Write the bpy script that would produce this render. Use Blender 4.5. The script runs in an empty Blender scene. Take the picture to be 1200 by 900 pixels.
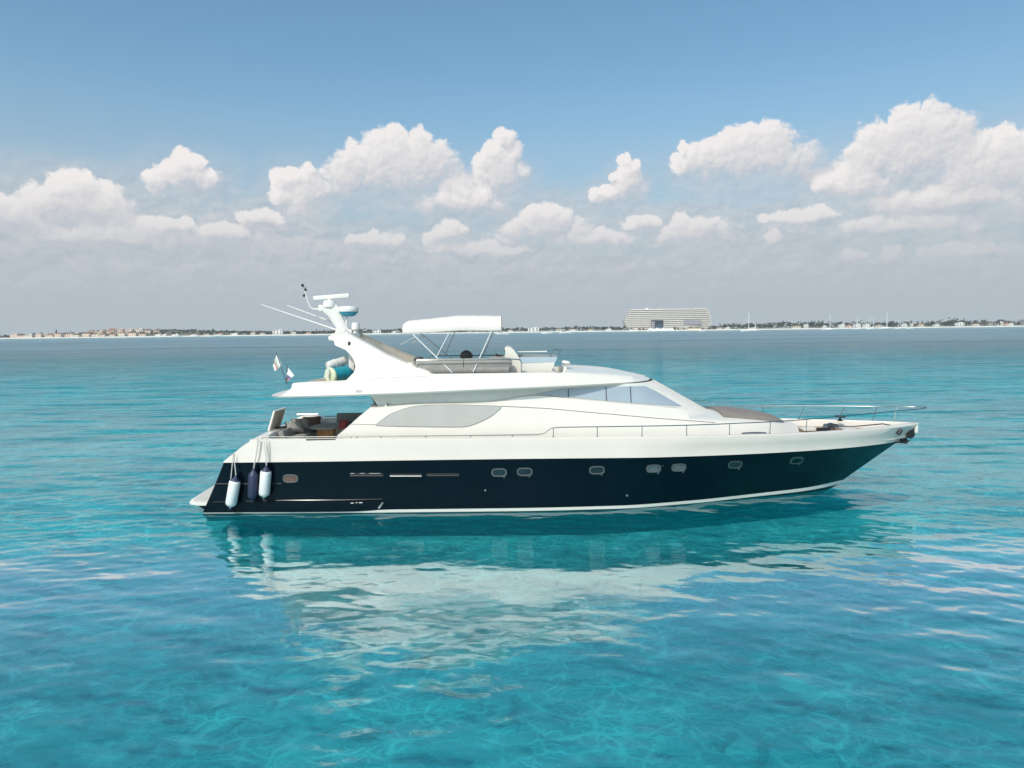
import bpy, bmesh, math, random
import numpy as np
from mathutils import Vector, Matrix, noise as mnoise

S = bpy.context.scene
COL = S.collection
R = math.radians

# ------------------------------------------------------------------ camera
FPX = 832.0                      # focal length in pixels of a 1200 px wide frame
CAM_H = 6.1
cam_d = bpy.data.cameras.new('camera')
cam_d.sensor_width = 36.0
cam_d.lens = FPX / 1200.0 * 36.0
cam_d.clip_start = 0.1
cam_d.clip_end = 60000
cam = bpy.data.objects.new('camera', cam_d)
COL.objects.link(cam)
PITCH = math.atan(62.7 / FPX)
CAM_ROT = Matrix.Rotation(R(90) - PITCH, 3, 'X') @ Matrix.Rotation(R(-0.69), 3, 'Z')
cam.matrix_world = Matrix.Translation((0, 0, CAM_H)) @ CAM_ROT.to_4x4()
S.camera = cam

def ray(px, py):
    return CAM_ROT @ Vector(((px - 600) / FPX, -(py - 450) / FPX, -1.0))

def at(px, py, Y):
    """point of the place seen at photograph pixel (px, py), Y metres in front of the camera"""
    d = ray(px, py)
    return d.x / d.y * Y, CAM_H + d.z / d.y * Y

def azel(px, py):
    d = ray(px, py)
    return math.degrees(math.atan2(d.x, d.y)), math.degrees(math.atan2(d.z, math.hypot(d.x, d.y)))

# ------------------------------------------------------------------ light
SUN_EL, SUN_AZ = 46.0, 207.0     # azimuth clockwise from +Y: the sun stands behind the camera, a little to the left
sun_dir = Vector((math.sin(R(SUN_AZ)) * math.cos(R(SUN_EL)), math.cos(R(SUN_AZ)) * math.cos(R(SUN_EL)), math.sin(R(SUN_EL))))
sd = bpy.data.lights.new('sun', 'SUN')
sd.energy = 3.3
sd.angle = R(0.53)
sd.color = (1.0, 0.925, 0.83)
sun = bpy.data.objects.new('sun', sd)
sun.rotation_euler = sun_dir.to_track_quat('Z', 'Y').to_euler()
COL.objects.link(sun)

S.view_settings.view_transform = 'Standard'
S.view_settings.look = 'None'
S.view_settings.gamma = 1
S.view_settings.use_curve_mapping = False
S.view_settings.exposure = 0.0
S.render.engine = 'CYCLES'
cy = S.cycles
cy.use_denoising = True
cy.max_bounces = 10
cy.diffuse_bounces = 3
cy.glossy_bounces = 4
cy.transmission_bounces = 6
cy.transparent_max_bounces = 16
cy.volume_bounces = 0
cy.sample_clamp_indirect = 6.0

# ------------------------------------------------------------------ node helper
class NT:
    def __init__(self, tree):
        self.t = tree
        self.n = tree.nodes
        self.l = tree.links
    def new(self, typ, **kw):
        nd = self.n.new(typ)
        for k, v in kw.items():
            setattr(nd, k, v)
        return nd
    def put(self, sock, v):
        if v is None:
            return
        if hasattr(v, 'is_output'):
            self.l.new(v, sock)
        elif hasattr(sock, 'default_value'):
            if isinstance(v, (tuple, list)) and sock.type == 'RGBA' and len(v) == 3:
                v = tuple(v) + (1.0,)
            sock.default_value = v
    def math(self, op, a, b=None, c=None, clamp=False):
        nd = self.new('ShaderNodeMath', operation=op, use_clamp=clamp)
        self.put(nd.inputs[0], a); self.put(nd.inputs[1], b); self.put(nd.inputs[2], c)
        return nd.outputs[0]
    def vmath(self, op, a, b=None, c=None):
        nd = self.new('ShaderNodeVectorMath', operation=op)
        self.put(nd.inputs[0], a); self.put(nd.inputs[1], b); self.put(nd.inputs[2], c)
        return nd.outputs['Value'] if op in ('DOT_PRODUCT', 'LENGTH', 'DISTANCE') else nd.outputs[0]
    def noise(self, vec, scale, detail=4, rough=0.5, dist=0.0, lac=2.0, dim='3D'):
        nd = self.new('ShaderNodeTexNoise', noise_dimensions=dim)
        self.put(nd.inputs['Vector'], vec)
        nd.inputs['Scale'].default_value = scale
        nd.inputs['Detail'].default_value = detail
        nd.inputs['Roughness'].default_value = rough
        nd.inputs['Lacunarity'].default_value = lac
        nd.inputs['Distortion'].default_value = dist
        return nd.outputs['Fac']
    def maprange(self, v, a, b, c=0.0, d=1.0, smooth=False):
        nd = self.new('ShaderNodeMapRange', interpolation_type='SMOOTHSTEP' if smooth else 'LINEAR')
        self.put(nd.inputs['Value'], v)
        self.put(nd.inputs['From Min'], a); self.put(nd.inputs['From Max'], b)
        self.put(nd.inputs['To Min'], c); self.put(nd.inputs['To Max'], d)
        return nd.outputs['Result']
    def mix(self, f, a, b, blend='MIX'):
        nd = self.new('ShaderNodeMix', data_type='RGBA', blend_type=blend)
        self.put(nd.inputs[0], f); self.put(nd.inputs[6], a); self.put(nd.inputs[7], b)
        return nd.outputs[2]
    def ramp(self, f, stops, interp='LINEAR'):
        nd = self.new('ShaderNodeValToRGB')
        nd.color_ramp.interpolation = interp
        e = nd.color_ramp.elements
        while len(e) < len(stops):
            e.new(0.5)
        for el, (p, c) in zip(e, stops):
            el.position = p
            el.color = tuple(c) + (1.0,) if len(c) == 3 else c
        self.put(nd.inputs[0], f)
        return nd.outputs[0]

# ------------------------------------------------------------------ sky with clouds
world = bpy.data.worlds.new('World')
S.world = world
world.use_nodes = True
world.cycles.sampling_method = 'MANUAL'
world.cycles.sample_map_resolution = 1024

def build_sky():
    W = NT(world.node_tree)
    W.n.clear()
    out = W.new('ShaderNodeOutputWorld')
    sky = W.new('ShaderNodeTexSky', sky_type='NISHITA')
    sky.sun_disc = False
    sky.sun_elevation = R(SUN_EL)
    sky.sun_rotation = R(SUN_AZ)
    sky.altitude = 0
    sky.air_density = 1.0
    sky.dust_density = 2.2
    sky.ozone_density = 1.3
    geo = W.new('ShaderNodeTexCoord')
    sep = W.new('ShaderNodeSeparateXYZ')
    W.put(sep.inputs[0], geo.outputs['Generated'])
    el = W.math('MULTIPLY', W.math('ARCSINE', sep.outputs[2]), 57.29578)
    def background(col, strength=1.0):
        b = W.new('ShaderNodeBackground'); W.put(b.inputs['Color'], col); b.inputs['Strength'].default_value = strength
        return b.outputs[0]
    # nishita, pulled to a paler haze near the horizon
    m = W.new('ShaderNodeMixShader')
    W.put(m.inputs[0], W.maprange(el, 21, 1.0, 0.0, 0.95, smooth=True))
    W.l.new(background(W.mix(1.0, sky.outputs[0], (0.80, 1.07, 1.06), 'MULTIPLY'), SKY_STR), m.inputs[1])
    W.l.new(background((0.445, 0.50, 0.555)), m.inputs[2])
    W.l.new(m.outputs[0], out.inputs['Surface'])

def heap_group(name, ells):
    """height of a cluster of cloud heaps at a point of the sky (azimuth, elevation in degrees)"""
    K = FPX / math.degrees(1)
    g = bpy.data.node_groups.new(name, 'ShaderNodeTree')
    g.interface.new_socket('Point', in_out='INPUT', socket_type='NodeSocketVector')
    g.interface.new_socket('Height', in_out='OUTPUT', socket_type='NodeSocketFloat')
    G = NT(g)
    gi = G.new('NodeGroupInput'); go = G.new('NodeGroupOutput')
    acc = None
    for (px, py, rx, ry) in ells:
        a, e = azel(px, py)
        q = G.vmath('MULTIPLY_ADD', gi.outputs[0], (K / rx, K / ry, 0), (-a * K / rx, -e * K / ry, 0))
        v = G.math('SUBTRACT', 1.0, G.vmath('DOT_PRODUCT', q, q))
        acc = v if acc is None else G.math('MAXIMUM', acc, v)
    if acc is None:
        acc = -3.0
    G.put(go.inputs[0], acc)
    return g

def cloud_band(k, lo, hi):
    """the clouds of one sector of the sky, on a backdrop 30 km away"""
    mt = bpy.data.materials.new('cloud_bank'); mt.use_nodes = True
    mt.cycles.emission_sampling = 'NONE'
    W = NT(mt.node_tree); W.n.clear()
    tc = W.new('ShaderNodeTexCoord'); sep = W.new('ShaderNodeSeparateXYZ')
    W.put(sep.inputs[0], tc.outputs['Object'])
    az = W.math('MULTIPLY', W.math('ARCTAN2', sep.outputs[0], sep.outputs[1]), 57.29578)
    hz = W.math('SQRT', W.math('ADD', W.math('MULTIPLY', sep.outputs[0], sep.outputs[0]), W.math('MULTIPLY', sep.outputs[1], sep.outputs[1])))
    el = W.math('MULTIPLY', W.math('ARCTAN2', sep.outputs[2], hz), 57.29578)
    cmb = W.new('ShaderNodeCombineXYZ')
    W.put(cmb.inputs[0], az); W.put(cmb.inputs[1], el)
    uv = cmb.outputs[0]
    def heaps(vec, grp):
        nd = W.new('ShaderNodeGroup'); nd.node_tree = grp
        W.put(nd.inputs[0], vec)
        return nd.outputs[0]
    def billow(vec, sc):
        v = W.new('ShaderNodeTexVoronoi', feature='SMOOTH_F1', voronoi_dimensions='2D')
        W.put(v.inputs['Vector'], vec); v.inputs['Scale'].default_value = sc; v.inputs['Detail'].default_value = 4.0
        v.inputs['Roughness'].default_value = 0.6; v.inputs['Lacunarity'].default_value = 2.2; v.inputs['Smoothness'].default_value = 0.3; v.normalize = True
        return v.outputs['Distance']
    def background(col):
        b = W.new('ShaderNodeEmission'); W.put(b.inputs['Color'], col)
        return b.outputs[0]
    def mixs(f, a, b):
        m = W.new('ShaderNodeMixShader'); W.put(m.inputs[0], f); W.l.new(a, m.inputs[1]); W.l.new(b, m.inputs[2])
        return m.outputs[0]
    clear = W.new('ShaderNodeBsdfTransparent').outputs[0]
    pf = [q for q in PUFFS if lo - 2.5 < azel(q[0], 200)[0] + math.copysign(0, 1) and azel(q[0] - q[2] * 1.3, 200)[0] < hi + 1.5 and azel(q[0] + q[2] * 1.3, 200)[0] > lo - 1.5]
    bd = [q for q in BODIES if azel(q[0] - q[2] * 1.8, 200)[0] < hi + 1.5 and azel(q[0] + q[2] * 1.8, 200)[0] > lo - 1.5]
    g = heap_group('cloud_heaps_%d' % k, pf); g2 = heap_group('cloud_bodies_%d' % k, bd)
    wv = W.new('ShaderNodeTexNoise', noise_dimensions='2D')
    W.put(wv.inputs['Vector'], uv); wv.inputs['Scale'].default_value = 0.42; wv.inputs['Detail'].default_value = 5; wv.inputs['Roughness'].default_value = 0.55
    wob = W.vmath('SUBTRACT', wv.outputs['Color'], (0.5, 0.5, 0.5))
    uw = W.vmath('MULTIPLY_ADD', wob, (1.5, 1.1, 0), uv)
    m0_ = heaps(uw, g); m1_ = heaps(W.vmath('ADD', uw, (-0.30, 0.48, 0)), g)
    bil0 = billow(uw, 0.85); bil1 = billow(W.vmath('ADD', uw, (-0.14, 0.24, 0)), 0.85)
    fine = W.math('SUBTRACT', W.noise(uv, 1.6, 6, 0.62, dim='2D'), 0.5)
    d0 = W.math('ADD', m0_, W.math('MULTIPLY', W.math('SUBTRACT', 0.36, bil0), 1.5))
    d0 = W.math('ADD', d0, W.math('MULTIPLY', fine, 0.38))
    grad = W.math('SUBTRACT', m0_, m1_)          # above 0 on the sunward side of a heap
    lit = W.math('ADD', W.math('MULTIPLY', W.math('MINIMUM', W.math('MAXIMUM', grad, -0.5), 0.6), 0.55), W.math('MULTIPLY', W.math('SUBTRACT', bil1, bil0), 0.9))
    e0_ = heaps(uw, g2); e1_ = heaps(W.vmath('ADD', uw, (-0.45, 1.1, 0)), g2)
    whole = W.math('MINIMUM', W.math('MAXIMUM', W.math('SUBTRACT', e0_, e1_), -0.9), 0.7)
    lit = W.math('ADD', W.math('MULTIPLY', whole, 0.42), lit)
    lit = W.math('ADD', lit, 0.56, clamp=True)
    ccol = W.ramp(lit, [(0.0, (0.50, 0.54, 0.595)), (0.30, (0.585, 0.60, 0.645)), (0.60, (0.725, 0.715, 0.73)), (1.0, (0.90, 0.865, 0.85))])
    ccol = W.mix(W.maprange(el, 11.0, 4.0, 0.0, 0.72), ccol, (0.565, 0.575, 0.61))
    soft = W.math('ADD', W.maprange(whole, -0.8, 0.3, 2.2, 0.42), W.maprange(el, 4.0, 11.0, 0.45, 0.0))
    alpha = W.maprange(d0, 0.0, soft, 0, 1, smooth=True)
    alpha = W.math('MULTIPLY', alpha, W.maprange(el, 2.5, 9.0, 0.15, 0.97, smooth=True))
    # the bank of far cloud behind them: a ragged billowing top, flat lavender grey below
    uvw = W.vmath('MULTIPLY_ADD', wob, (2.4, 1.4, 0), uv)
    b0 = billow(W.vmath('MULTIPLY', uvw, (0.8, 1.2, 0)), 0.42)
    b1 = billow(W.vmath('MULTIPLY', W.vmath('ADD', uvw, (-0.2, 0.35, 0)), (0.8, 1.2, 0)), 0.42)
    wide = W.noise(W.vmath('MULTIPLY', uv, (0.055, 0.10, 0)), 1.0, 3, 0.5, dim='2D')
    top = W.math('ADD', 8.4, W.math('MULTIPLY', W.math('SUBTRACT', wide, 0.5), 9.0))
    top = W.math('ADD', top, W.maprange(az, -8, -22, 0.0, 2.2, smooth=True))
    top = W.math('SUBTRACT', top, W.math('MULTIPLY', b0, 5.0))
    veil = W.math('MULTIPLY', W.maprange(e0_, -1.8, 0.4, 0.0, 0.75, smooth=True), W.maprange(el, 15.0, 9.0, 0.0, 1.0, smooth=True))
    bank = W.maprange(W.math('SUBTRACT', top, el), -2.4, 2.2, 0, 1, smooth=True)
    bank = W.math('MAXIMUM', bank, veil)
    bank = W.math('MULTIPLY', bank, W.maprange(el, 0.0, 3.5, 0.35, 0.82))
    tier = W.math('SUBTRACT', 0.42, b0)
    blit = W.math('ADD', W.math('MULTIPLY', W.math('SUBTRACT', b1, b0), 2.6), W.math('ADD', 0.42, W.math('MULTIPLY', tier, 0.6)), clamp=True)
    bcol = W.mix(blit, (0.465, 0.51, 0.57), (0.685, 0.68, 0.70))
    bcol = W.mix(W.maprange(el, 8.0, 2.0, 0.0, 0.90), bcol, (0.455, 0.515, 0.57))
    out = W.new('ShaderNodeOutputMaterial')
    W.l.new(mixs(alpha, mixs(bank, clear, background(bcol)), background(ccol)), out.inputs['Surface'])
    RAD = 30000.0
    vs, fs = [], []
    n, m = max(2, int((hi - lo) / 1.5)), 10
    for i in range(n + 1):
        a = R(lo + (hi - lo) * i / n)
        for j in range(m + 1):
            e = R(-0.4 + 22.4 * j / m)
            vs.append((RAD * math.sin(a), RAD * math.cos(a), RAD * math.tan(e)))
    for i in range(n):
        for j in range(m):
            q = i * (m + 1) + j
            fs.append((q, q + 1, q + m + 2, q + m + 1))
    me = bpy.data.meshes.new('sky'); me.from_pydata(vs, [], fs); me.materials.append(mt)
    o = bpy.data.objects.new('sky', me); COL.objects.link(o); o.location = (0, 0, CAM_H); o['kind'] = 'structure'

SKY_STR = 0.15
# cumulus clouds: middle of the base, half width, height (photograph pixels, turned into sky angles), and how many puffs
CUMULUS = [
    (85, 262, 75, 58, 8), (10, 268, 50, 42, 4), (216, 222, 42, 44, 5), (185, 276, 60, 26, 4),
    (352, 262, 34, 76, 7), (305, 268, 34, 30, 3),
    (470, 226, 82, 78, 10), (588, 232, 34, 80, 7), (545, 248, 60, 40, 5), (526, 286, 28, 32, 3), (640, 280, 52, 46, 5), (438, 290, 40, 26, 3),
    (736, 232, 22, 52, 5), (712, 240, 22, 30, 2), (878, 208, 80, 68, 10), (802, 208, 20, 40, 3),
    (1068, 212, 78, 88, 11), (1000, 232, 50, 40, 4), (1170, 224, 72, 72, 8), (1110, 250, 120, 40, 6),
    (748, 272, 26, 26, 2), (812, 288, 56, 40, 5), (906, 288, 14, 22, 2), (998, 308, 16, 20, 2), (1042, 306, 16, 26, 2), (1130, 300, 60, 24, 3),
    (120, 290, 110, 36, 6), (262, 284, 60, 26, 3), (560, 302, 90, 24, 4), (692, 290, 66, 26, 4), (935, 262, 56, 22, 3), (1062, 274, 110, 28, 5),
    (-120, 250, 90, 60, 5), (-420, 260, 160, 80, 6), (1390, 240, 110, 80, 6), (1640, 250, 150, 70, 5),
]
rc = random.Random(21)
PUFFS = []; BODIES = []
for cx, by, hw, h, n in CUMULUS:
    BODIES.append((cx, by - h * 0.50, hw * 1.05, h * 0.60))
    PUFFS.append((cx, by - h * 0.36, hw * 0.80, h * 0.42))
    for k in range(n):
        u = (k + 0.5 + rc.uniform(-0.35, 0.35)) / n * 2 - 1
        r = min(h * 0.36, hw * rc.uniform(0.26, 0.44))
        topy = h * math.sqrt(max(0.05, 1 - abs(u) ** 2.2)) * rc.uniform(0.82, 1.06)
        PUFFS.append((cx + u * hw * 0.86, by - max(r * 0.6, topy - r), r * rc.uniform(1.0, 1.25), r))
print('puffs', len(PUFFS))
build_sky()
EDGES = [-64, -24, -9, 4, 18, 64]
for k in range(5):
    cloud_band(k, EDGES[k], EDGES[k + 1])

# ------------------------------------------------------------------ materials
MATS = {}
def mat(name, color, rough=0.5, metal=0.0, spec=0.5, var=0.0, vscale=3.0, bump=0.0, bscale=30.0, coat=0.0, trans=0.0):
    m = bpy.data.materials.new(name)
    m.use_nodes = True
    N = NT(m.node_tree)
    b = N.n['Principled BSDF']
    b.inputs['Base Color'].default_value = tuple(color) + (1.0,)
    b.inputs['Roughness'].default_value = rough
    b.inputs['Metallic'].default_value = metal
    b.inputs['Specular IOR Level'].default_value = spec
    b.inputs['Coat Weight'].default_value = coat
    b.inputs['Coat Roughness'].default_value = 0.04
    if var or bump:
        tc = N.new('ShaderNodeTexCoord')
        if var:
            n = N.noise(tc.outputs['Object'], vscale, 6, 0.6, 0.2)
            lo = tuple(c * (1 - var) for c in color); hi = tuple(min(1, c * (1 + var * 0.6)) for c in color)
            N.put(b.inputs['Base Color'], N.mix(N.maprange(n, 0.3, 0.7), lo, hi))
        if bump:
            bp = N.new('ShaderNodeBump')
            bp.inputs['Strength'].default_value = bump
            bp.inputs['Distance'].default_value = 0.01
            N.put(bp.inputs['Height'], N.noise(tc.outputs['Object'], bscale, 4, 0.6))
            N.l.new(bp.outputs[0], b.inputs['Normal'])
    MATS[name] = m
    return m
WATER_STEP = 0.06
# ------------------------------------------------------------------ water and seabed
rng = np.random.default_rng(11)

def axis(lo, hi, a, b, s, grow):
    """coordinates from a to b, s apart between lo and hi and growing apart outside"""
    mid = np.arange(lo, hi + s * 0.5, s)
    up, x, d = [], mid[-1], s
    while x < b:
        d *= grow; x += d; up.append(x)
    dn, x, d = [], mid[0], s
    while x > a:
        d *= grow; x -= d; dn.append(x)
    return np.concatenate([np.array(dn[::-1]), mid, np.array(up)])

def water_waves(X, Y, SP):
    """sum of travelling sines, each faded out where the mesh is too coarse to carry it"""
    Z = np.zeros_like(X)
    # slow patches of more and less wind
    gust = 0.75 + 0.35 * np.sin(X * 0.21 + 1.3 * np.sin(Y * 0.13) + 0.4) * np.sin(Y * 0.27 + 0.9 * np.sin(X * 0.11))
    # calmer in the lee of the yacht, livelier elsewhere
    lee = np.exp(-((X + 1.0) / 10.0) ** 2 - ((Y - 18.0) / 4.2) ** 2)
    gust = gust * (1.40 - 0.77 * lee)
    n = 110
    for i in range(n):
        lam = WAVE_MIN * (WAVE_MAX / WAVE_MIN) ** (i / (n - 1.0)) * rng.uniform(0.93, 1.07)
        th = R(78) + rng.normal(0, 0.55)
        k = 2 * math.pi / lam
        slope = WAVE_SLOPE * (1.0 if lam < 1.2 else (1.2 / lam) ** 0.75) / math.sqrt(n / 2.0)
        a = slope / k
        f = np.clip((lam / SP - 2.5) / 2.5, 0, 1)
        # bend the crests a little
        ph = k * (math.cos(th) * X + math.sin(th) * Y) + rng.uniform(0, 6.28) + 0.9 * np.sin(0.33 / lam * (X * math.sin(th) - Y * math.cos(th)) * 2.2 + rng.uniform(0, 6.28))
        w = gust if lam < 2.5 else 1.0
        Z += a * f * w * np.sin(ph)
    return Z

WAVE_MIN, WAVE_MAX, WAVE_SLOPE = 0.30, 7.0, 0.050

def grid_object(name, xs, ys, zfun, mtl):
    nx, ny = len(xs), len(ys)
    X, Y = np.meshgrid(xs, ys)
    Z = zfun(X, Y, xs, ys)
    co = np.stack([X, Y, Z], -1).reshape(-1, 3).astype(np.float32)
    i = np.arange(nx * ny).reshape(ny, nx)
    q = np.stack([i[:-1, :-1], i[:-1, 1:], i[1:, 1:], i[1:, :-1]], -1).reshape(-1, 4).astype(np.int32)
    me = bpy.data.meshes.new(name)
    me.vertices.add(len(co)); me.vertices.foreach_set('co', co.ravel())
    me.loops.add(q.size); me.loops.foreach_set('vertex_index', q.ravel())
    me.polygons.add(len(q))
    me.polygons.foreach_set('loop_start', np.arange(0, q.size, 4, dtype=np.int32))
    me.polygons.foreach_set('use_smooth', np.ones(len(q), dtype=bool))
    me.update(calc_edges=True)
    o = bpy.data.objects.new(name, me)
    COL.objects.link(o)
    me.materials.append(mtl)
    o['kind'] = 'structure'
    return o

def water_material():
    m = bpy.data.materials.new('sea_water')
    m.use_nodes = True
    N = NT(m.node_tree); N.n.clear()
    out = N.new('ShaderNodeOutputMaterial')
    geo = N.new('ShaderNodeNewGeometry')
    pos = geo.outputs['Position']
    # fine ripples below the size of the mesh
    sep = N.new('ShaderNodeSeparateXYZ'); N.put(sep.inputs[0], pos)
    bp = N.new('ShaderNodeBump')
    h1 = N.noise(N.vmath('MULTIPLY', pos, (1.0, 1.5, 0.0)), 2.4, 5, 0.55, 0.4)
    h2 = N.noise(N.vmath('MULTIPLY', pos, (0.22, 0.42, 0.0)), 1.0, 6, 0.6, 0.5)
    far = N.maprange(sep.outputs[1], 24.0, 70.0, 0, 1)
    h = N.math('ADD', N.math('MULTIPLY', h1, 0.0045), N.math('MULTIPLY', N.math('MULTIPLY', h2, far), 0.34))
    N.put(bp.inputs['Height'], h)
    bp.inputs['Strength'].default_value = 1.0
    bp.inputs['Distance'].default_value = 1.0
    nrm = bp.outputs[0]
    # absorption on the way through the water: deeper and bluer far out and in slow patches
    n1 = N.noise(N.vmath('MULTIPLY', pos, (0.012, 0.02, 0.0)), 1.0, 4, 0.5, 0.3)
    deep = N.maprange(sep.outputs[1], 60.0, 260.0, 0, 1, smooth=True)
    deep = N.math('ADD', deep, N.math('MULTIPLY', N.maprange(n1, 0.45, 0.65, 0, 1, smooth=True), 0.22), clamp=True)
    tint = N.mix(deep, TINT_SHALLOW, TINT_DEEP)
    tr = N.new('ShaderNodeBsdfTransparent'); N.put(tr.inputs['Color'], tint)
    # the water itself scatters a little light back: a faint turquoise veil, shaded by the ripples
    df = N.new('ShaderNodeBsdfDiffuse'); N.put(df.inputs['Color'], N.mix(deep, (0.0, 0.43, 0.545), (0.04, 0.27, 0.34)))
    bp2 = N.new('ShaderNodeBump'); bp2.inputs['Strength'].default_value = 1.0; bp2.inputs['Distance'].default_value = 1.0
    h3 = N.noise(N.vmath('MULTIPLY', pos, (0.75, 1.25, 0.0)), 1.9, 7, 0.66, 0.6)
    N.put(bp2.inputs['Height'], N.math('MULTIPLY', h3, 0.34))
    N.l.new(bp2.outputs[0], df.inputs['Normal'])
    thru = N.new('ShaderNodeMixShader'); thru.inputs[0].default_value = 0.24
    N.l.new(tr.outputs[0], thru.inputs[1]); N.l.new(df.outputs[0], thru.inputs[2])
    gl = N.new('ShaderNodeBsdfGlossy')
    N.put(gl.inputs['Roughness'], N.maprange(sep.outputs[1], 22.0, 500.0, 0.006, 0.26))
    N.put(gl.inputs['Color'], (1, 1, 1))
    N.l.new(nrm, gl.inputs['Normal'])
    fr = N.new('ShaderNodeFresnel'); fr.inputs['IOR'].default_value = WATER_IOR
    N.l.new(nrm, fr.inputs['Normal'])
    mx = N.new('ShaderNodeMixShader')
    b1 = N.maprange(sep.outputs[1], 16.6, 22.5, 3.2, 0.84, smooth=True)
    b1 = N.math('MULTIPLY', b1, N.maprange(sep.outputs[1], 10.0, 16.0, 0.62, 1.0))
    boost = N.math('SUBTRACT', b1, N.maprange(sep.outputs[1], 31.0, 75.0, 0.0, 0.34, smooth=True))
    boost = N.math('ADD', boost, N.maprange(sep.outputs[1], 80.0, 420.0, 0.0, 0.16, smooth=True))
    # cat's-paws: long patches where the breeze roughens the water and it mirrors less sky
    cp = N.noise(N.vmath('MULTIPLY', pos, (0.10, 0.55, 0.0)), 1.0, 4, 0.6, 0.4)
    cq = N.noise(N.vmath('MULTIPLY', pos, (0.004, 0.022, 0.0)), 1.0, 4, 0.6, 0.3)
    paw = N.math('MULTIPLY', N.maprange(cp, 0.53, 0.63, 0.0, 0.85, smooth=True), N.maprange(sep.outputs[1], 22.0, 32.0, 0.0, 1.0, smooth=True))
    paw = N.math('MULTIPLY', paw, N.maprange(sep.outputs[1], 110.0, 260.0, 1.0, 0.0))
    paw2 = N.math('MULTIPLY', N.maprange(cq, 0.50, 0.64, 0.0, 0.35, smooth=True), N.maprange(sep.outputs[1], 60.0, 140.0, 0.0, 1.0, smooth=True))
    boost = N.math('MULTIPLY', boost, N.math('SUBTRACT', 1.0, N.math('MAXIMUM', paw, paw2)))
    N.put(mx.inputs[0], N.math('MINIMUM', N.math('MULTIPLY', fr.outputs[0], boost), 0.92)); N.l.new(thru.outputs[0], mx.inputs[1]); N.l.new(gl.outputs[0], mx.inputs[2])
    N.l.new(mx.outputs[0], out.inputs['Surface'])
    return m

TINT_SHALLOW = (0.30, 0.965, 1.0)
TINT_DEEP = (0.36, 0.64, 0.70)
WATER_IOR = 1.34

def sand_material():
    m = bpy.data.materials.new('seabed_sand')
    m.use_nodes = True
    N = NT(m.node_tree)
    b = N.n['Principled BSDF']
    b.inputs['Roughness'].default_value = 1.0
    b.inputs['Specular IOR Level'].default_value = 0.0
    geo = N.new('ShaderNodeNewGeometry')
    pos = geo.outputs['Position']
    # pale drifts over greyer, weedier ground; the bright net is painted caustic light
    n1 = N.noise(N.vmath('MULTIPLY', pos, (0.10, 0.14, 0)), 1.0, 5, 0.6, 0.5)
    n2 = N.noise(pos, 0.9, 8, 0.66, 0.8)
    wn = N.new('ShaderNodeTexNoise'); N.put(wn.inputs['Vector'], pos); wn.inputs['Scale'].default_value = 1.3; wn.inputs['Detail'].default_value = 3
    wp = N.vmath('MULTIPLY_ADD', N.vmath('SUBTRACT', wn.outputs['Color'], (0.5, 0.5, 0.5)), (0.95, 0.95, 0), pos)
    def caustic_net(sc, w0):
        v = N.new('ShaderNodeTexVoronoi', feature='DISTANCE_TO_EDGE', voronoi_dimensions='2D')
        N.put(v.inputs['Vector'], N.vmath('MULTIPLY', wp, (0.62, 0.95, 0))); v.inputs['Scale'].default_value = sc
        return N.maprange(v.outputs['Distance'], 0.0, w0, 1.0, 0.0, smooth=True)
    r = N.math('MAXIMUM', caustic_net(1.05, 0.075), N.math('MULTIPLY', caustic_net(2.1, 0.09), 0.8))
    r = N.math('MAXIMUM', r, N.math('MULTIPLY', caustic_net(4.4, 0.11), 0.6))
    patch = N.math('MULTIPLY', N.maprange(n1, 0.40, 0.62, 0.50, 1.0, smooth=True), N.maprange(N.noise(pos, 0.65, 5, 0.6, 0.5), 0.38, 0.60, 0.15, 1.0, smooth=True))
    c = N.mix(N.maprange(n1, 0.38, 0.62, 0, 1, smooth=True), (0.235, 0.265, 0.29), (0.37, 0.40, 0.42))
    c = N.mix(N.math('MULTIPLY', N.maprange(n2, 0.52, 0.68, 0, 1, smooth=True), 0.85), c, (0.52, 0.55, 0.55))
    c = N.mix(N.math('MULTIPLY', N.math('MULTIPLY', r, patch), 0.66), c, (0.88, 0.88, 0.85))  # net of caustic light, put into the sand colour
    c = N.mix(N.math('MULTIPLY', N.maprange(n2, 0.46, 0.34, 0, 1, smooth=True), 0.7), c, (0.12, 0.145, 0.16))
    N.put(b.inputs['Base Color'], c)
    return m

FAR = 7000.0
xs = axis(-15.5, 15.5, -FAR, FAR, WATER_STEP, 1.022)
ys = axis(8.5, 23.5, -400.0, FAR, WATER_STEP, 1.022)
def wz(X, Y, xs, ys):
    dx = np.gradient(xs); dy = np.gradient(ys)
    SP = np.maximum(dx[None, :], dy[:, None])
    return water_waves(X, Y, SP)
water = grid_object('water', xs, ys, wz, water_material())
print('water verts', len(water.data.vertices))
def bz(X, Y, xs, ys):
    z = -1.05 - 3.0 * np.clip((Y - 45) / 200, 0, 1)
    z = z + 0.06 * np.sin(X * 0.13 + 0.5) * np.sin(Y * 0.17)
    return z
seabed = grid_object('seabed', axis(-60, 60, -FAR, FAR, 2.0, 1.15), axis(-10, 80, -400, FAR, 2.0, 1.15), bz, sand_material())
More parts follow.
